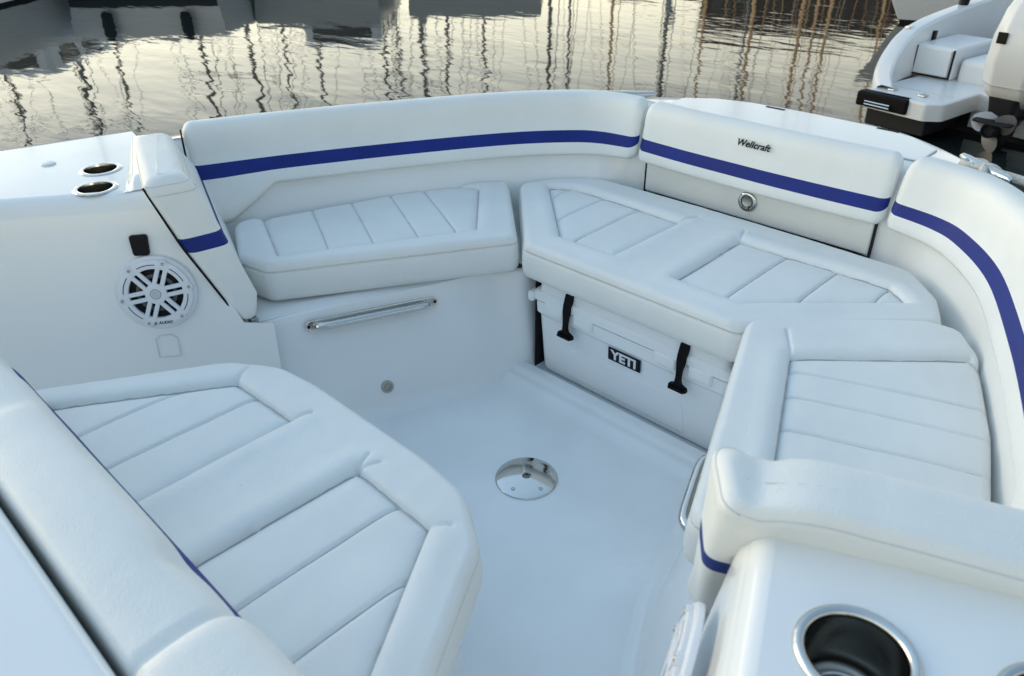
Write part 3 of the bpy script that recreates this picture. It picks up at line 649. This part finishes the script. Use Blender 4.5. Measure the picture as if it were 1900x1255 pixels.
# bolsters closing the aft ends of the side seats
for sx, lab in ((-1, 'white bolster with one blue band on the far side, leaning against the speaker wall'), (1, 'white bolster with a blue band on the near side, beside the large cup holder')):
    T = thing('bolster_cushion', lab, 'bolster', (1.1 * sx, -.4, .4), 'white end bolsters of the side seats')
    zl = [.40, .403, .41, .43, .47, .52, .58, .62, .638, .66, .682, .70, .74, .78, .81, .825]
    uu = np.array([.91, .41]); uu /= np.linalg.norm(uu); vv = np.array([-uu[1], uu[0]])
    def quad(z, d=0):
        if sx > 0:
            Ar = np.array([np.interp(z, [.40, .66, .84], [.785, .838, .880]), np.interp(z, [.40, .66, .84], [-.385, -.505, -.570])])
            Af = np.array([np.interp(z, [.40, .47, .66, .86], [.722, .732, .764, .792]), np.interp(z, [.40, .47, .66, .86], [-.345, -.345, -.40, -.46])])
            Ln = .56
            return [Ar + (uu + vv * .45) * d, Af + (uu - vv) * d, Af + uu * (Ln - d) - vv * d, Ar + uu * (Ln - d) + vv * d * .45]
        Ar = np.array([np.interp(z, [.40, .66, .84], [.79, .845, .885]), np.interp(z, [.40, .66, .84], [-.412, -.512, -.562])])
        Af = np.array([np.interp(z, [.40, .47, .66, .84], [.775, .785, .832, .855]), np.interp(z, [.40, .47, .66, .84], [-.375, -.352, -.388, -.440])])
        Ln = .61 - .1 * max(0, (z - .8)) - np.interp(z, [.4, .84], [-.1, 0]); ua = np.array([math.cos(R(20.7)), math.sin(R(20.7))]); ur = np.array([math.cos(R(20.5)), math.sin(R(20.5))])
        return [Ar + (uu + vv) * d, Af + (uu - vv) * d, Af + ua * (Ln - d) - vv * d, Ar + ur * (Ln - d) + vv * d]
        return [Ar + (uu + vv) * d, Af + (uu - vv) * d, Af + uu * (Ln - d) - vv * d, Ar + uu * (Ln - d) + vv * d]
    rings = []; info = []
    tops = [(.83, 0)] + [(.83 + .036 * math.sin(a), .036 * (1 - math.cos(a))) for a in np.linspace(.15, math.pi / 2, 9)] + [(.8668, .042), (.8675, .048)]
    for z, d in [(zz, .010 * max(0, (.412 - zz) / .012)) for zz in zl[:-1]] + tops:
        Q = quad(z, 0)
        Q = quad(z, d)
        rr = [.028, .045, .05, .04]
        P = round_poly(Q, rr, 9)
        # resample long edges
        seg = []
        for i in range(4):
            c_ = P[i * 10:(i + 1) * 10]; nx = P[((i + 1) * 10) % 40]
            seg.append(c_); k = 18 if i in (1, 3) else 6
            e = [c_[-1] + (nx - c_[-1]) * q / k for q in range(1, k)]; seg.append(np.array(e))
        P = np.vstack(seg)
        ul = (P - quad(z, 0)[0]) @ uu + (.075 if sx > 0 else 0)
        bumpy = (1 if sx > 0 else 0) * (.008 * np.exp(-((ul - .035) / .03) ** 2) - .011 * np.exp(-((ul - .12) / .03) ** 2) + .004 * np.exp(-((ul - .21) / .05) ** 2))
        front = (P - quad(z, 0)[0]) @ vv
        kk = np.clip((z - .70) / .10, 0, 1)
        P = P + vv[None] * (np.clip(front / .08, 0, 1) * (.015 if sx < 0 else 0) * np.exp(-(np.maximum(ul - .01, 0) / .045) ** 2))[:, None]
        P = P - vv[None] * (np.clip(front / .10, 0, 1) * kk * (.010 if sx > 0 else .004) * np.exp(-((ul - .12) / .035) ** 2))[:, None]
        zz = z + bumpy * kk - np.clip((ul - .3) / .3, 0, 1) * .02 * kk - (0 if sx > 0 else .012 + .012 * np.clip((ul - .05) / .4, 0, 1)) * kk
        rings.append(np.column_stack([P[:, 0] * sx, P[:, 1], zz])); info.append(z)
    lp_ = rings[-1]; A_ = np.array([quad(.84)[0][0] * sx, quad(.84)[0][1]]); us = uu * [sx, 1]; vs_ = vv * [sx, 1]
    ul = (lp_[:, :2] - A_) @ us; vl = (lp_[:, :2] - A_) @ vs_; vm = (vl.max() + vl.min()) / 2
    for fr in (.5, .999):
        q_ = A_ + ul[:, None] * us + (vl * (1 - fr) + vm * fr)[:, None] * vs_; rings.append(np.column_stack([q_, lp_[:, 2] + .0012 * fr])); info.append(.9)
    npf = len(rings[0]); V = np.vstack(rings)
    Fs = {False: [], True: []}
    for i in range(len(rings) - 1):
        blue = .6379 < info[i] < .6815
        for j in range(npf):
            a = i * npf + j; b = i * npf + (j + 1) % npf; q = (a, a + npf, b + npf, b) if sx > 0 else (a, b, b + npf, a + npf); Fs[blue].append(q)
    # crowned top: fan of strips across the pad
    Fs[False].append(tuple(range(npf)) if sx > 0 else tuple(range(npf))[::-1])
    for blue in (False, True):
        f = Fs[blue]; ids = sorted({i for q in f for i in q}); mp = {i: n_ for n_, i in enumerate(ids)}
        part('blue_stripe' if blue else 'padding', V[ids], [tuple(mp[i] for i in q) for q in f], BLUE if blue else VINYL, T, 60)
    # sewn seam round the rear top edge
    q = rings[len(zl) + 2]; loop = [tuple(a) for a in q]
    MB().tube(loop + loop[:1], .0012, 5).build('seam', SEAML, T, 0)
    loop = [tuple(a) for a in rings[len(zl) - 2]]
    MB().tube([(a, b, c + .012) for a, b, c in loop] + [(loop[0][0], loop[0][1], loop[0][2] + .012)], .0010, 5).build('seam', SEAML, T, 0)
    if sx < 0: MB().box(sx * .79 - .012, sx * .79 + .012, -.385, -.36, .376, .402, .003).build('mounting_foot', BRUSH, T)
    if sx < 0: MB().tube([(-(quad(z_)[0][0] + .012), quad(z_)[0][1] + .006, z_) for z_ in np.linspace(.835, .43, 16)], .0035, 6).build('gap_shade_trim', BLACK, T, 0)  # black plastic edge; the tube also draws the shaded gap at the wall

# lounge backrest in front of the helm
T = thing('backrest_cushion', 'blurred near backrest of the lounge seat, rounded ends, blue stripe on its front edge', 'backrest', (0, -1.1, .5), BACKG)
lpf = [(-.955, .495), (-.967, .53), (-.982, .58)]
i0 = len(lpf); lpf += [(-.985, .625), (-.992, .645), (-1.000, .662)]; i1 = len(lpf) - 1
lpf += [(-1.010, .685), (-1.020, .704), (-1.034, .716), (-1.052, .7225), (-1.08, .7245), (-1.115, .7225), (-1.140, .7185), (-1.152, .710), (-1.157, .69), (-1.157, .60), (-1.157, .50)]
lpf = [(y - .040, z - .03 * min(1, max(0, (z - .5) / .1))) for y, z in lpf]
xp = np.column_stack([np.r_[np.linspace(-.66, .70, 150)], np.zeros(150)])
def lmod(s, L, pr):
    xx = s - L / 2 + .02; x = abs(xx - .045); wv = 1 / (1 + math.exp(-(x - .378) / .009)); cr = math.exp(-((x - .364) / .010) ** 2)
    bl = math.exp(-((xx - .245) / .045) ** 2) + .8 * math.exp(-((xx + .56) / .06) ** 2) + .6 * math.exp(-((xx - .41) / .03) ** 2)
    upf = np.clip((pr[:, 1] - .60) / .08, 0, 1)
    pr[:, 1] += upf * ((.026 if xx > 0 else -.010) * wv - .014 * cr * (xx > 0) + .004 * math.cos(s * 9)); pr[:, 0] += -upf * 0 + np.clip((pr[:, 0] + 1.10) / .1, 0, 1) * (.014 * wv + .007 - .034 * bl) * np.clip((pr[:, 1] - .625) / .03, 0, 1)
    return pr
# path along x: offset axis of the sweep is -y there, so profile y is negated about the path
sweep(T, dense(xp), [(-y, z) for y, z in lpf], (i0, i1), .07, seed=14, mod=lambda s, L, pr: (lambda q: np.column_stack([-q[:, 0], q[:, 1]]))(lmod(s, L, np.column_stack([-pr[:, 0], pr[:, 1]]))))

# ------------------------------------------------------------------ cooler
K = thing('cooler', 'white hard cooler with two black rubber latches stowed under the bow seat', 'cooler', (0, .65, .02))
kb = MB()
def rr_ring(x, y0, y1, z, r): return [(a[0], a[1], z) for a in round_poly([(-x, y0), (x, y0), (x, y1), (-x, y1)], r, 6)]
kb.loft([rr_ring(.358, .475, .84, .012, .03), rr_ring(.362, .470, .84, .02, .03), rr_ring(.371, .456, .85, .235, .03), rr_ring(.372, .453, .85, .243, .03), rr_ring(.378, .444, .855, .252, .03), rr_ring(.380, .443, .855, .296, .03)], True, True, True)
body = kb.build('body', ROTO, K, 40)
arch = [tuple(q) for q in round_poly([(-.24, .03), (.24, .03), (.225, .155), (-.225, .155)], [.005, .005, .04, .04], 8)]
MB().prism(arch, -.004, .0028, .002).xf(frame((0, .4715, 0), (1, 0, 0), (0, -1, -.062))).build('moulded_panel', ROTO, K, 40)
kl = MB(); kl.loft([rr_ring(.380, .443, .855, .299, .03), rr_ring(.385, .438, .86, .303, .03), rr_ring(.385, .437, .86, .325, .03), rr_ring(.381, .441, .857, .333, .03), rr_ring(.366, .447, .85, .337, .03), rr_ring(.361, .450, .85, .378, .03), rr_ring(.354, .457, .845, .386, .03)], True, True, True)
kl.build('lid', ROTO, K, 40)
for sgn in (-1, 1): MB().box(sgn * .390 - .014, sgn * .390 + .014, .432, .60, .285, .325, .012, 3).build('end_handle', ROTO, K)
for sgn in (-1, 1):
    cx = sgn * .222
    for off in (-.062, .062): MB().box(cx + off - .042, cx + off + .042, .434, .46, .262, .306, .010, 3).build('latch_keeper', ROTO, K)
    lt = [(.0145, .366), (.0145, .33), (.0135, .31), (.009, .285), (.0075, .262), (.009, .245), (.012, .235), (.030, .226), (.031, .214), (.020, .210), (.0, .207)]
    ol = [(x, z) for x, z in lt] + [(-x, z) for x, z in lt[::-1][1:]]
    t = MB()
    def yz(z): return np.interp(z, [.20, .24, .27, .30, .34, .37], [.424, .420, .420, .424, .430, .441])
    fr = [(cx + x, yz(z), z) for x, z in ol]; bk = [(cx + x, yz(z) + .013, z) for x, z in ol]; k = len(lt)
    m_ = len(ol); t.add(fr + bk, [(i, (i + 1) % m_, m_ + (i + 1) % m_, m_ + i) for i in range(m_)] + [(i, i + 1, m_ - 2 - i, m_ - 1 - i) if i + 1 < m_ - 2 - i else (i, i + 1, m_ - 1 - i) for i in range(k - 1)] + [tuple(m_ + a for a in ((m_ - 1 - i, m_ - 2 - i, i + 1, i) if i + 1 < m_ - 2 - i else (m_ - 1 - i, i + 1, i))) for i in range(k - 1)])
    t.build('rubber_latch', RUBBER, K, 30)
    MB().box(cx - .028, cx + .028, .413, .43, .2125, .2235, .004, 2).build('latch_grip', RUBBER, K)
Mn = frame((.004, .4535, .212), (1, 0, 0), (0, -1, -.062))
bd = MB().box(-.0635, .0635, -.024, .024, -.002, .003, .0015, 1).xf(Mn).build('badge', BLACK, K)
text_mesh('YETI', .046, .0005, 0, .0018, 1.02).xf(Mn @ Matrix.Translation((0, 0, .0036)) @ Matrix.Diagonal((1.08, 1, 1, 1))).build('badge_lettering', PLAST, bd, 0)

# ------------------------------------------------------------------ mooring rope on the cleat
M = frame(CL, (.62, -.5, 0), (0, 0, 1)); rp = []
for i in range(72):                                  # round the base, then figure-of-eight turns over the horns
    a = i / 72 * 2 * math.pi * 3
    if i < 24: q = Vector((.060 * math.cos(a), .030 * math.sin(a), .012))
    else: q = Vector((.068 * math.sin(a), .032 * math.sin(2 * a), .020 + .014 * (i - 24) / 48 + (.012 if abs(math.sin(a)) < .4 and i % 24 < 12 else 0)))
    rp.append(M @ q)
far = [(.78, 1.215, .797), (.84, 1.195, .790), (.92, 1.175, .772), (1.1, 1.14, .70), (1.6, 1.04, .46), (2.6, .85, .02), (3.4, .7, -.45)]
tag(MB().tube(catmull([tuple(q) for q in rp] + [tuple(q) for q in far], 3), .0125, 10).build('mooring_rope', ROPE, None, 0), 'grey braided rope wound round the cleat on the right gunwale', 'rope')

# ------------------------------------------------------------------ neighbouring boat with outboards
N_ = thing('motorboat', 'white motorboat moored behind, seen from its stern with swim platform and raised propeller', 'motorboat', (-1.30, 5.50, -.4)); N_.rotation_euler.z = R(-9)
def loc(v): return v
def npart(mb, name, mt, par=None, sharp=35): return part(name, mb.v, mb.f, mt, par or N_, sharp, world=False)
# local: x starboard, y forward, z above water; port aft platform corner is the origin
hp_ = [(.02, .14), (-.10, .28), (-.17, .5), (-.23, 1.0), (-.28, 1.8), (-.28, 3.2), (.15, 4.8), (.75, 6.2), (1.30, 6.8)]
hc = catmull(hp_, 6)
def side(o, zf): return [(q[0] + o, q[1], zf(q[1])) for q in hc]
shr = lambda y: np.interp(y, [0, .15, .25, .40, .6, .8, 1.1, 2, 6.8], [.35, .36, .43, .55, .66, .72, .76, .82, 1.0])
t = MB().loft([side(.34, lambda y: -.1), side(.16, lambda y: .05), side(.05, lambda y: .16), side(.01, lambda y: .26), side(0, lambda y: shr(y) - .05), side(.015, lambda y: shr(y) - .01), side(.05, lambda y: shr(y) + .005), side(.14, lambda y: shr(y)), side(.165, lambda y: shr(y) - .02), side(.175, lambda y: .33)], False)
npart(t, 'hull', HULLW)
t = MB().loft([[(2.45 - x, y, z) for x, y, z in r_] for r_ in [side(.34, lambda y: -.1), side(.05, lambda y: .16), side(0, lambda y: shr(y) - .05), side(.05, lambda y: shr(y) + .005), side(.22, lambda y: shr(y)), side(.25, lambda y: .33)]], False)
npart(t, 'far_topside', HULLW)
plat = [tuple(q) for q in round_poly([(.0, .0), (.56, -.04), (.66, .06), (.66, .62), (1.94, .62), (1.94, .06), (2.6, 0), (2.6, 1.0), (0, 1.0)], [.03, .05, .08, .03, .03, .05, .03, 0, 0], 4)]
npart(MB().prism(plat, .20, .335, .02), 'swim_platform', HULLW)
npart(MB().box(.1, 2.5, .66, 6.0, -.1, .22), 'bottom', ANTIF)
npart(MB().box(.03, .55, .05, .64, .05, .215, .02), 'platform_support', ANTIF)
npart(MB().box(.62, 1.98, .63, .70, .05, .30, .01), 'transom', HULLW)
npart(MB().box(-.025, .42, -.055, .06, .215, .335, .02, 3), 'corner_fender', RUBBER)
ld = MB()
for zz in (.245, .268): ld.tube([(.07, -.072, zz), (.29, -.078, zz)], .009, 8)
npart(ld, 'boarding_ladder', CHROME)
bx = npart(MB().box(-.06, .30, .80, 1.5, .33, .60, .03, 3), 'aft_seat', HULLW)
npart(MB().box(-.05, .29, .792, .805, .345, .36), 'locker_seal', BLACK, bx); npart(MB().box(-.052, -.038, .790, .805, .345, .585), 'locker_seal', BLACK, bx); npart(MB().box(.278, .292, .790, .805, .345, .585), 'locker_seal', BLACK, bx)
npart(MB().box(-.03, .268, .785, .804, .365, .58, .008, 2), 'locker_door', HULLW, bx)
npart(MB().box(.32, 2.3, .86, 1.5, .30, .52, .05, 3), 'transom_seat', HULLW)
npart(MB().box(.40, 2.25, 1.5, 1.72, .45, .78, .05, 3), 'seat_back', HULLW)
npart(MB().box(.26, 2.34, 1.6, 1.64, .33, .58), 'cockpit_bulkhead', HULLG)
npart(MB().box(.24, 2.36, .99, 6.0, .30, .345), 'cockpit_sole', GREYV)
npart(MB().tube([(-.20, 1.75, .76), (-.14, 1.85, 1.5)], .045, 10), 'rod_holder_post', BLACK)
for y_ in (1.05,): npart(MB().box(-.07, -.045, y_, y_ + .05, .58, .67, .004), 'side_vent', BLACK)
npart(MB().box(-.17, -.13, .75, .82, .70, .73, .006), 'deck_cleat', CHROME)
rl_ = MB().tube([(q[0] - .006, q[1], shr(q[1]) - .13) for q in hc if q[1] > .6], .014, 8); npart(rl_, 'rub_rail', GREYV)
npart(MB().tube([(-.12, .62, .30 + shr(.62) - .27), (-.12, .62, shr(.62) + .03), (-.16, 1.3, shr(1.3) + .05), (-.16, 1.3, shr(1.3) - .02)], .011, 8), 'stern_rail', CHROME)
for x_ in (.14, .40): npart(MB().box(x_, x_ + .05, .12, .20, .335, .352, .006), 'platform_cleat', CHROME)
npart(MB().box(.05, .60, .30, .306, .334, .337), 'platform_joint', GREYV)
def outboard(cx, par):
    cy = .42
    # cowling: rounded sections from skirt up, raked forward
    rings = []
    for z, hw, y0, y1 in ((.29, .10, .06, .24), (.33, .155, -.02, .28), (.40, .195, -.12, .33), (.50, .212, -.20, .37), (.66, .226, -.26, .40), (.84, .232, -.28, .42), (1.02, .222, -.25, .44), (1.16, .195, -.17, .44), (1.24, .14, -.08, .42), (1.275, .07, .05, .34)):
        q = round_poly([(-hw, y0 + .08), (-hw * .55, y0), (hw * .55, y0), (hw, y0 + .08), (hw * .9, y1), (-hw * .9, y1)], hw * .3, 4)
        rings.append([(cx + a[0] + (z - .3) * .05, cy + a[1] + (z - .3) * .12, z) for a in q])
    o = npart(MB().loft(rings, True, True, True), 'outboard_motor', HULLW, par, 30)
    sm_ = [(a[0] + (a[0] - cx) * .012, a[1], a[2]) for a in rings[3]]
    npart(MB().tube([(x_, y_ - .002, z_ - .005) for x_, y_, z_ in sm_ + sm_[:1]], .005, 5), 'cowling_seam', GREYV, o)
    npart(MB().box(cx - .07, cx + .07, cy + .20, cy + .34, .18, .62, .02), 'mounting_bracket', ANTIF, o)
    npart(MB().box(cx - .13, cx - .06, cy - .228, cy - .215, .80, .88, .004), 'cowling_badge', BLACK, o)
    npart(MB().loft([[(cx + a[0] * s_, cy + .05 + a[1] * s_ * 1.2, z) for a in round_poly([(-.115, -.16), (.115, -.16), (.08, .18), (-.08, .18)], .04, 4)] for z, s_ in ((.06, .55), (.16, .62), (.28, .85), (.40, 1.0))], True, True, True), 'leg', ANTIF, o)
    npart(MB().prism([tuple(q) for q in round_poly([(cx - .15, cy - .24), (cx + .15, cy - .24), (cx + .10, cy + .18), (cx - .10, cy + .18)], .05, 4)], .225, .24), 'anti_ventilation_plate', ANTIF, o)
    hz = .175
    npart(MB().lathe([(.0, -.30), (.02, -.28), (.05, -.2), (.062, -.05), (.058, .10), (.058, .24), (.045, .26), (.042, .22), (0, .22)], 20, frame((cx, cy + .02, hz), (1, 0, 0), (0, -1, 0))), 'gearcase', ANTIF, o)
    npart(MB().prism([(cx - .012, cy - .10), (cx + .012, cy - .10), (cx + .008, cy + .12), (cx - .008, cy + .12)], -.06, hz - .03), 'skeg', ANTIF, o)
    for a in (20, 140, 260):
        bl = MB(); rg = []
        for q in np.linspace(0, 1, 9):
            r_ = .045 + q * .135; wd = .085 * math.sin(math.pi * min(.97, .16 + q * .80)) ** .7; tw = R(58 - 26 * q)
            row = []
            for e in np.linspace(-1, 1, 7):
                ang = e * wd / max(r_, .08) + .35 * q; row.append((r_ * math.cos(ang), r_ * math.sin(ang), e * wd * math.sin(tw) * .6 + .01 * q))
            rg.append(row)
        k = [[(x, y, z + .004 * (1 - i / 8)) for x, y, z in r_] for i, r_ in enumerate(rg)]; kb_ = [[(x, y, z - .004 * (1 - i / 8)) for x, y, z in r_] for i, r_ in enumerate(rg)]
        bl.loft(k, False); b2 = MB().loft(kb_, False); bl.add(b2.v, [tuple(reversed(f)) for f in b2.f])
        bl.xf(frame((cx, cy - .14, hz), (1, 0, 0), (0, -1, 0)) @ Matrix.Rotation(R(a), 4, 'Z')); npart(bl, 'propeller_blade', BLADE, o, 60)
outboard(.965, N_); outboard(1.62, N_)

# ------------------------------------------------------------------ boats farther off
def hull_boat(name, label, cat, loc_, rz, L, W, fb, mt, cabin=True, mast=0, mastmat=ALU, group=None, rake=0):
    T = thing(name, label, cat, loc_, group); T.rotation_euler.z = rz
    st = np.linspace(0, 1, 13); rings = []
    for s in st:                                   # y from stern 0 to bow L
        hw = W / 2 * (1 - max(0, (s - .45) / .55) ** 2.2) * (.92 + .08 * min(1, s / .2)); hw = max(hw, .02); zt = fb * (1 + .22 * s * s)
        y = s * L + 0
        rk = lambda z: y + rake * s * s * (z / zt - .0)
        rings.append([(-hw * .9, y - .0, -.25), (-hw * .94, y, .0), (-hw * .95, y, .05), (-hw, y, zt * .7), (-hw, y, zt), (-hw * .92, y, zt + .03), (hw * .92, y, zt + .03), (hw, y, zt), (hw, y, zt * .7), (hw * .95, y, .05), (hw * .94, y, 0), (hw * .9, y, -.25)])
        rings[-1] = [(a, rk(c), c) for a, b, c in rings[-1]]
    up_ = [r_[2:10] for r_ in rings]
    part('hull', *(lambda q: (q.v, q.f))(MB().loft(up_, False, True, True)), mt, T, 40, world=False)
    part('boot_stripe', *(lambda q: (q.v, q.f))(MB().loft([[(p_[0] * 1.003, p_[1] - .01, p_[2]) for p_ in r_[0:3]] + [] for r_ in rings], False)), ANTIF if mt is not HULLG else GREYV, T, 40, world=False)
    part('boot_stripe', *(lambda q: (q.v, q.f))(MB().loft([[(p_[0] * 1.003, p_[1] - .01, p_[2]) for p_ in r_[9:12]] for r_ in rings], False)), ANTIF if mt is not HULLG else GREYV, T, 40, world=False)
    if mt is HULLW: part('transom_stripe', *(lambda q: (q.v, q.f))(MB().box(-W * .44, W * .44, -.03, -.005, -.2, .22)), ANTIF, T, 40, world=False)
    if cabin:
        ch_ = cabin if cabin is not True else .5
        c = part('cabin', *(lambda q: (q.v, q.f))(MB().box(-W * .33, W * .33, L * .28, L * .72, fb, fb + ch_, .12, 3)), HULLW, T, 40, world=False)
        for k in range(3):
            for sg in (-1, 1): part('window', *(lambda q: (q.v, q.f))(MB().box(sg * W * .33 - .02, sg * W * .33 + .02, L * (.33 + .12 * k), L * (.41 + .12 * k), fb + ch_ * .35, fb + ch_ * .75, .01)), GLASSD, c, 40, world=False)
        part('window', *(lambda q: (q.v, q.f))(MB().box(-W * .25, W * .25, L * .28 - .02, L * .28 + .02, fb + ch_ * .3, fb + ch_ * .8, .01)), GLASSD, c, 40, world=False)
    if mast:
        part('mast', *(lambda q: (q.v, q.f))(MB().tube([(0, L * .55, fb), (0, L * .55, mast)], [.075, .055], 10)), mastmat, T, 40, world=False)
        part('boom', *(lambda q: (q.v, q.f))(MB().tube([(0, L * .55, fb + 1.2), (0, L * .15, fb + 1.25)], .11, 8)), GREYV, T, 40, world=False)
        sp_ = MB()
        for f_ in (.42, .68): sp_.tube([(-.9, L * .55, mast * f_), (.9, L * .55, mast * f_)], .03, 6)
        part('spreaders', sp_.v, sp_.f, mastmat, T, 40, world=False)
        ry = MB()
        for sg in (-1, 1): ry.tube([(sg * W * .45, L * .53, fb), (sg * .9, L * .55, mast * .42), (0, L * .55, mast * .97)], .012, 5)
        ry.tube([(0, L, fb * 1.2), (0, L * .55, mast * .98)], .02, 5); ry.tube([(0, 0, fb), (0, L * .55, mast)], .012, 5)
        part('rigging', ry.v, ry.f, mastmat, T, 40, world=False)
    return T
def polar(bearing, dist):
    a = R(bearing); return (1.222 + dist * math.sin(a), -1.314 + dist * math.cos(a), -.4)
hull_boat('motorboat', 'white boat bow with flared topsides at the top right, beyond the outboards', 'motorboat', (1.45, 15.2, -.4), R(134), 6.2, 2.3, .62, HULLW, rake=.45)
# row of boats moored stern-to just beyond the top edge of the frame
row = [(-81, 16.6, 3.6, .80, HULLW, .7), (-67.5, 16.6, 3.0, .74, HULLW, 0), (-57, 17.2, 2.7, .8, HULLG, .9), (-46.5, 17.0, 2.9, .70, HULLG, 0)]
labs = ['white hull with a black waterline at the top left corner of the view', 'dark bottomed white hull at the top edge, right of the first white hull', 'grey motor yacht moored beyond the top edge, reflected in the water', 'low grey boat moored beyond the top edge, reflected in the middle of the water']
for (b_, d_, W, fb, mt, cb), lb_ in zip(row, labs):
    c = polar(b_, d_); T = hull_boat('moored_boat', lb_, 'boat', c, R(45), 8.5, W, fb, mt, cb if cb else False, 0)
    for fx in ((-W * .22, W * .25) if mt is HULLW else ()):
        part('fender', *(lambda q: (q.v, q.f))(MB().lathe([(.0, 0), (.07, .03), (.10, .1), (.10, .42), (.07, .5), (.02, .54)], 12, Matrix.Translation((fx, -.14, .26)))), RUBBER, T, 40, world=False)
# masts across the basin: (bearing, distance, mast height, sunlit colour)
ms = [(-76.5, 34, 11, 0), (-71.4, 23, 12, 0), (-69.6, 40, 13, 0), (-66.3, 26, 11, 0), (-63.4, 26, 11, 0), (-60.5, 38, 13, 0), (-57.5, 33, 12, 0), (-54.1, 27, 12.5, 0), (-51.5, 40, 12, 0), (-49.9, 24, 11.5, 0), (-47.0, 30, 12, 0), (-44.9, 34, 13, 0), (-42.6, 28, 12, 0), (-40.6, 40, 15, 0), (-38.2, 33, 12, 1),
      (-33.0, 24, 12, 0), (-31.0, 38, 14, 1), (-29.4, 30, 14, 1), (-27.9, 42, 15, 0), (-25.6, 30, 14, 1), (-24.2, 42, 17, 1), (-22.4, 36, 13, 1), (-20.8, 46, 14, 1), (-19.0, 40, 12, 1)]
ORD = ['leftmost', 'second from the left', 'third from the left', 'fourth from the left', 'fifth from the left', 'sixth from the left', 'seventh from the left', 'eighth from the left', 'ninth from the left', 'tenth from the left', 'eleventh from the left', 'twelfth from the left', 'thirteenth from the left', 'fourteenth from the left', 'fifteenth from the left', 'sixteenth from the left']
for i, (b_, d_, h_, wd) in enumerate(ms):
    c = polar(b_, d_)
    hull_boat('sailing_yacht', ('sailing yacht across the basin whose mast with sunlit orange in its colour is mirrored ' if wd else 'sailing yacht across the basin whose grey mast is mirrored ') + ORD[[q for q in range(len(ms)) if ms[q][3] == wd].index(i)], 'sailboat', c, R(-b_ + random.uniform(-12, 12) - 0), 8 + random.random() * 2, 2.7, .85, HULLW if i % 3 else HULLN, .45, h_, SUNLITM if wd else ALU, 'sailing yachts across the basin with sunlight-coloured masts' if wd else 'sailing yachts across the basin with grey masts')
# quay and the buildings behind the masts
a_, b_ = polar(-100, 75), polar(-5, 75)
qy = MB()
pts = [polar(q, 72) for q in np.linspace(-105, 5, 24)]; pts2 = [polar(q, 130) for q in np.linspace(-105, 5, 24)]
qy.loft([[(x, y, -.6) for x, y, z in pts], [(x, y, 1.2) for x, y, z in pts], [(x, y, 1.2) for x, y, z in pts2]], False)
qy.build('quay', CONC, None, 30)['kind'] = 'structure'
bl_ = [(-33, 80, 13, 6), (-25.5, 78, 16, 9), (-18, 80, 15, 8), (-11, 82, 12, 6), (-48, 86, 14, 5), (-60, 88, 16, 5.5), (-72, 86, 14, 4.5), (-84, 84, 15, 6)]
for i, (b__, d_, W, H) in enumerate(bl_):
    c = polar(b__, d_); T = thing('quay_building', 'brown harbour building behind the masts, ' + ORD[sorted(range(8), key=lambda q: bl_[q][0]).index(i)] + ' of its row', 'building', (c[0], c[1], 1.2), 'harbour buildings on the quay'); T.rotation_euler.z = R(-b__)
    part('wall', *(lambda q: (q.v, q.f))(MB().box(-W / 2, W / 2, 0, 9, 0, H)), BRICK, T, 40, world=False)
    part('roof', [(-W / 2 - .4, -.4, H), (W / 2 + .4, -.4, H), (W / 2 + .4, 9.4, H), (-W / 2 - .4, 9.4, H), (-W / 2, 4.5, H + 2), (W / 2, 4.5, H + 2)], [(0, 1, 5, 4), (2, 3, 4, 5), (0, 4, 3), (1, 2, 5), (3, 2, 1, 0)], SLATE, T, 0, world=False)
    for fl in range(int(H // 3)):
        for k in range(int(W // 2.6)):
            x = -W / 2 + 1.4 + k * 2.6
            part('window', *(lambda q: (q.v, q.f))(MB().box(x - .5, x + .5, -.06, .05, fl * 3 + .9, fl * 3 + 2.3)), GLASSD, T, 40, world=False)
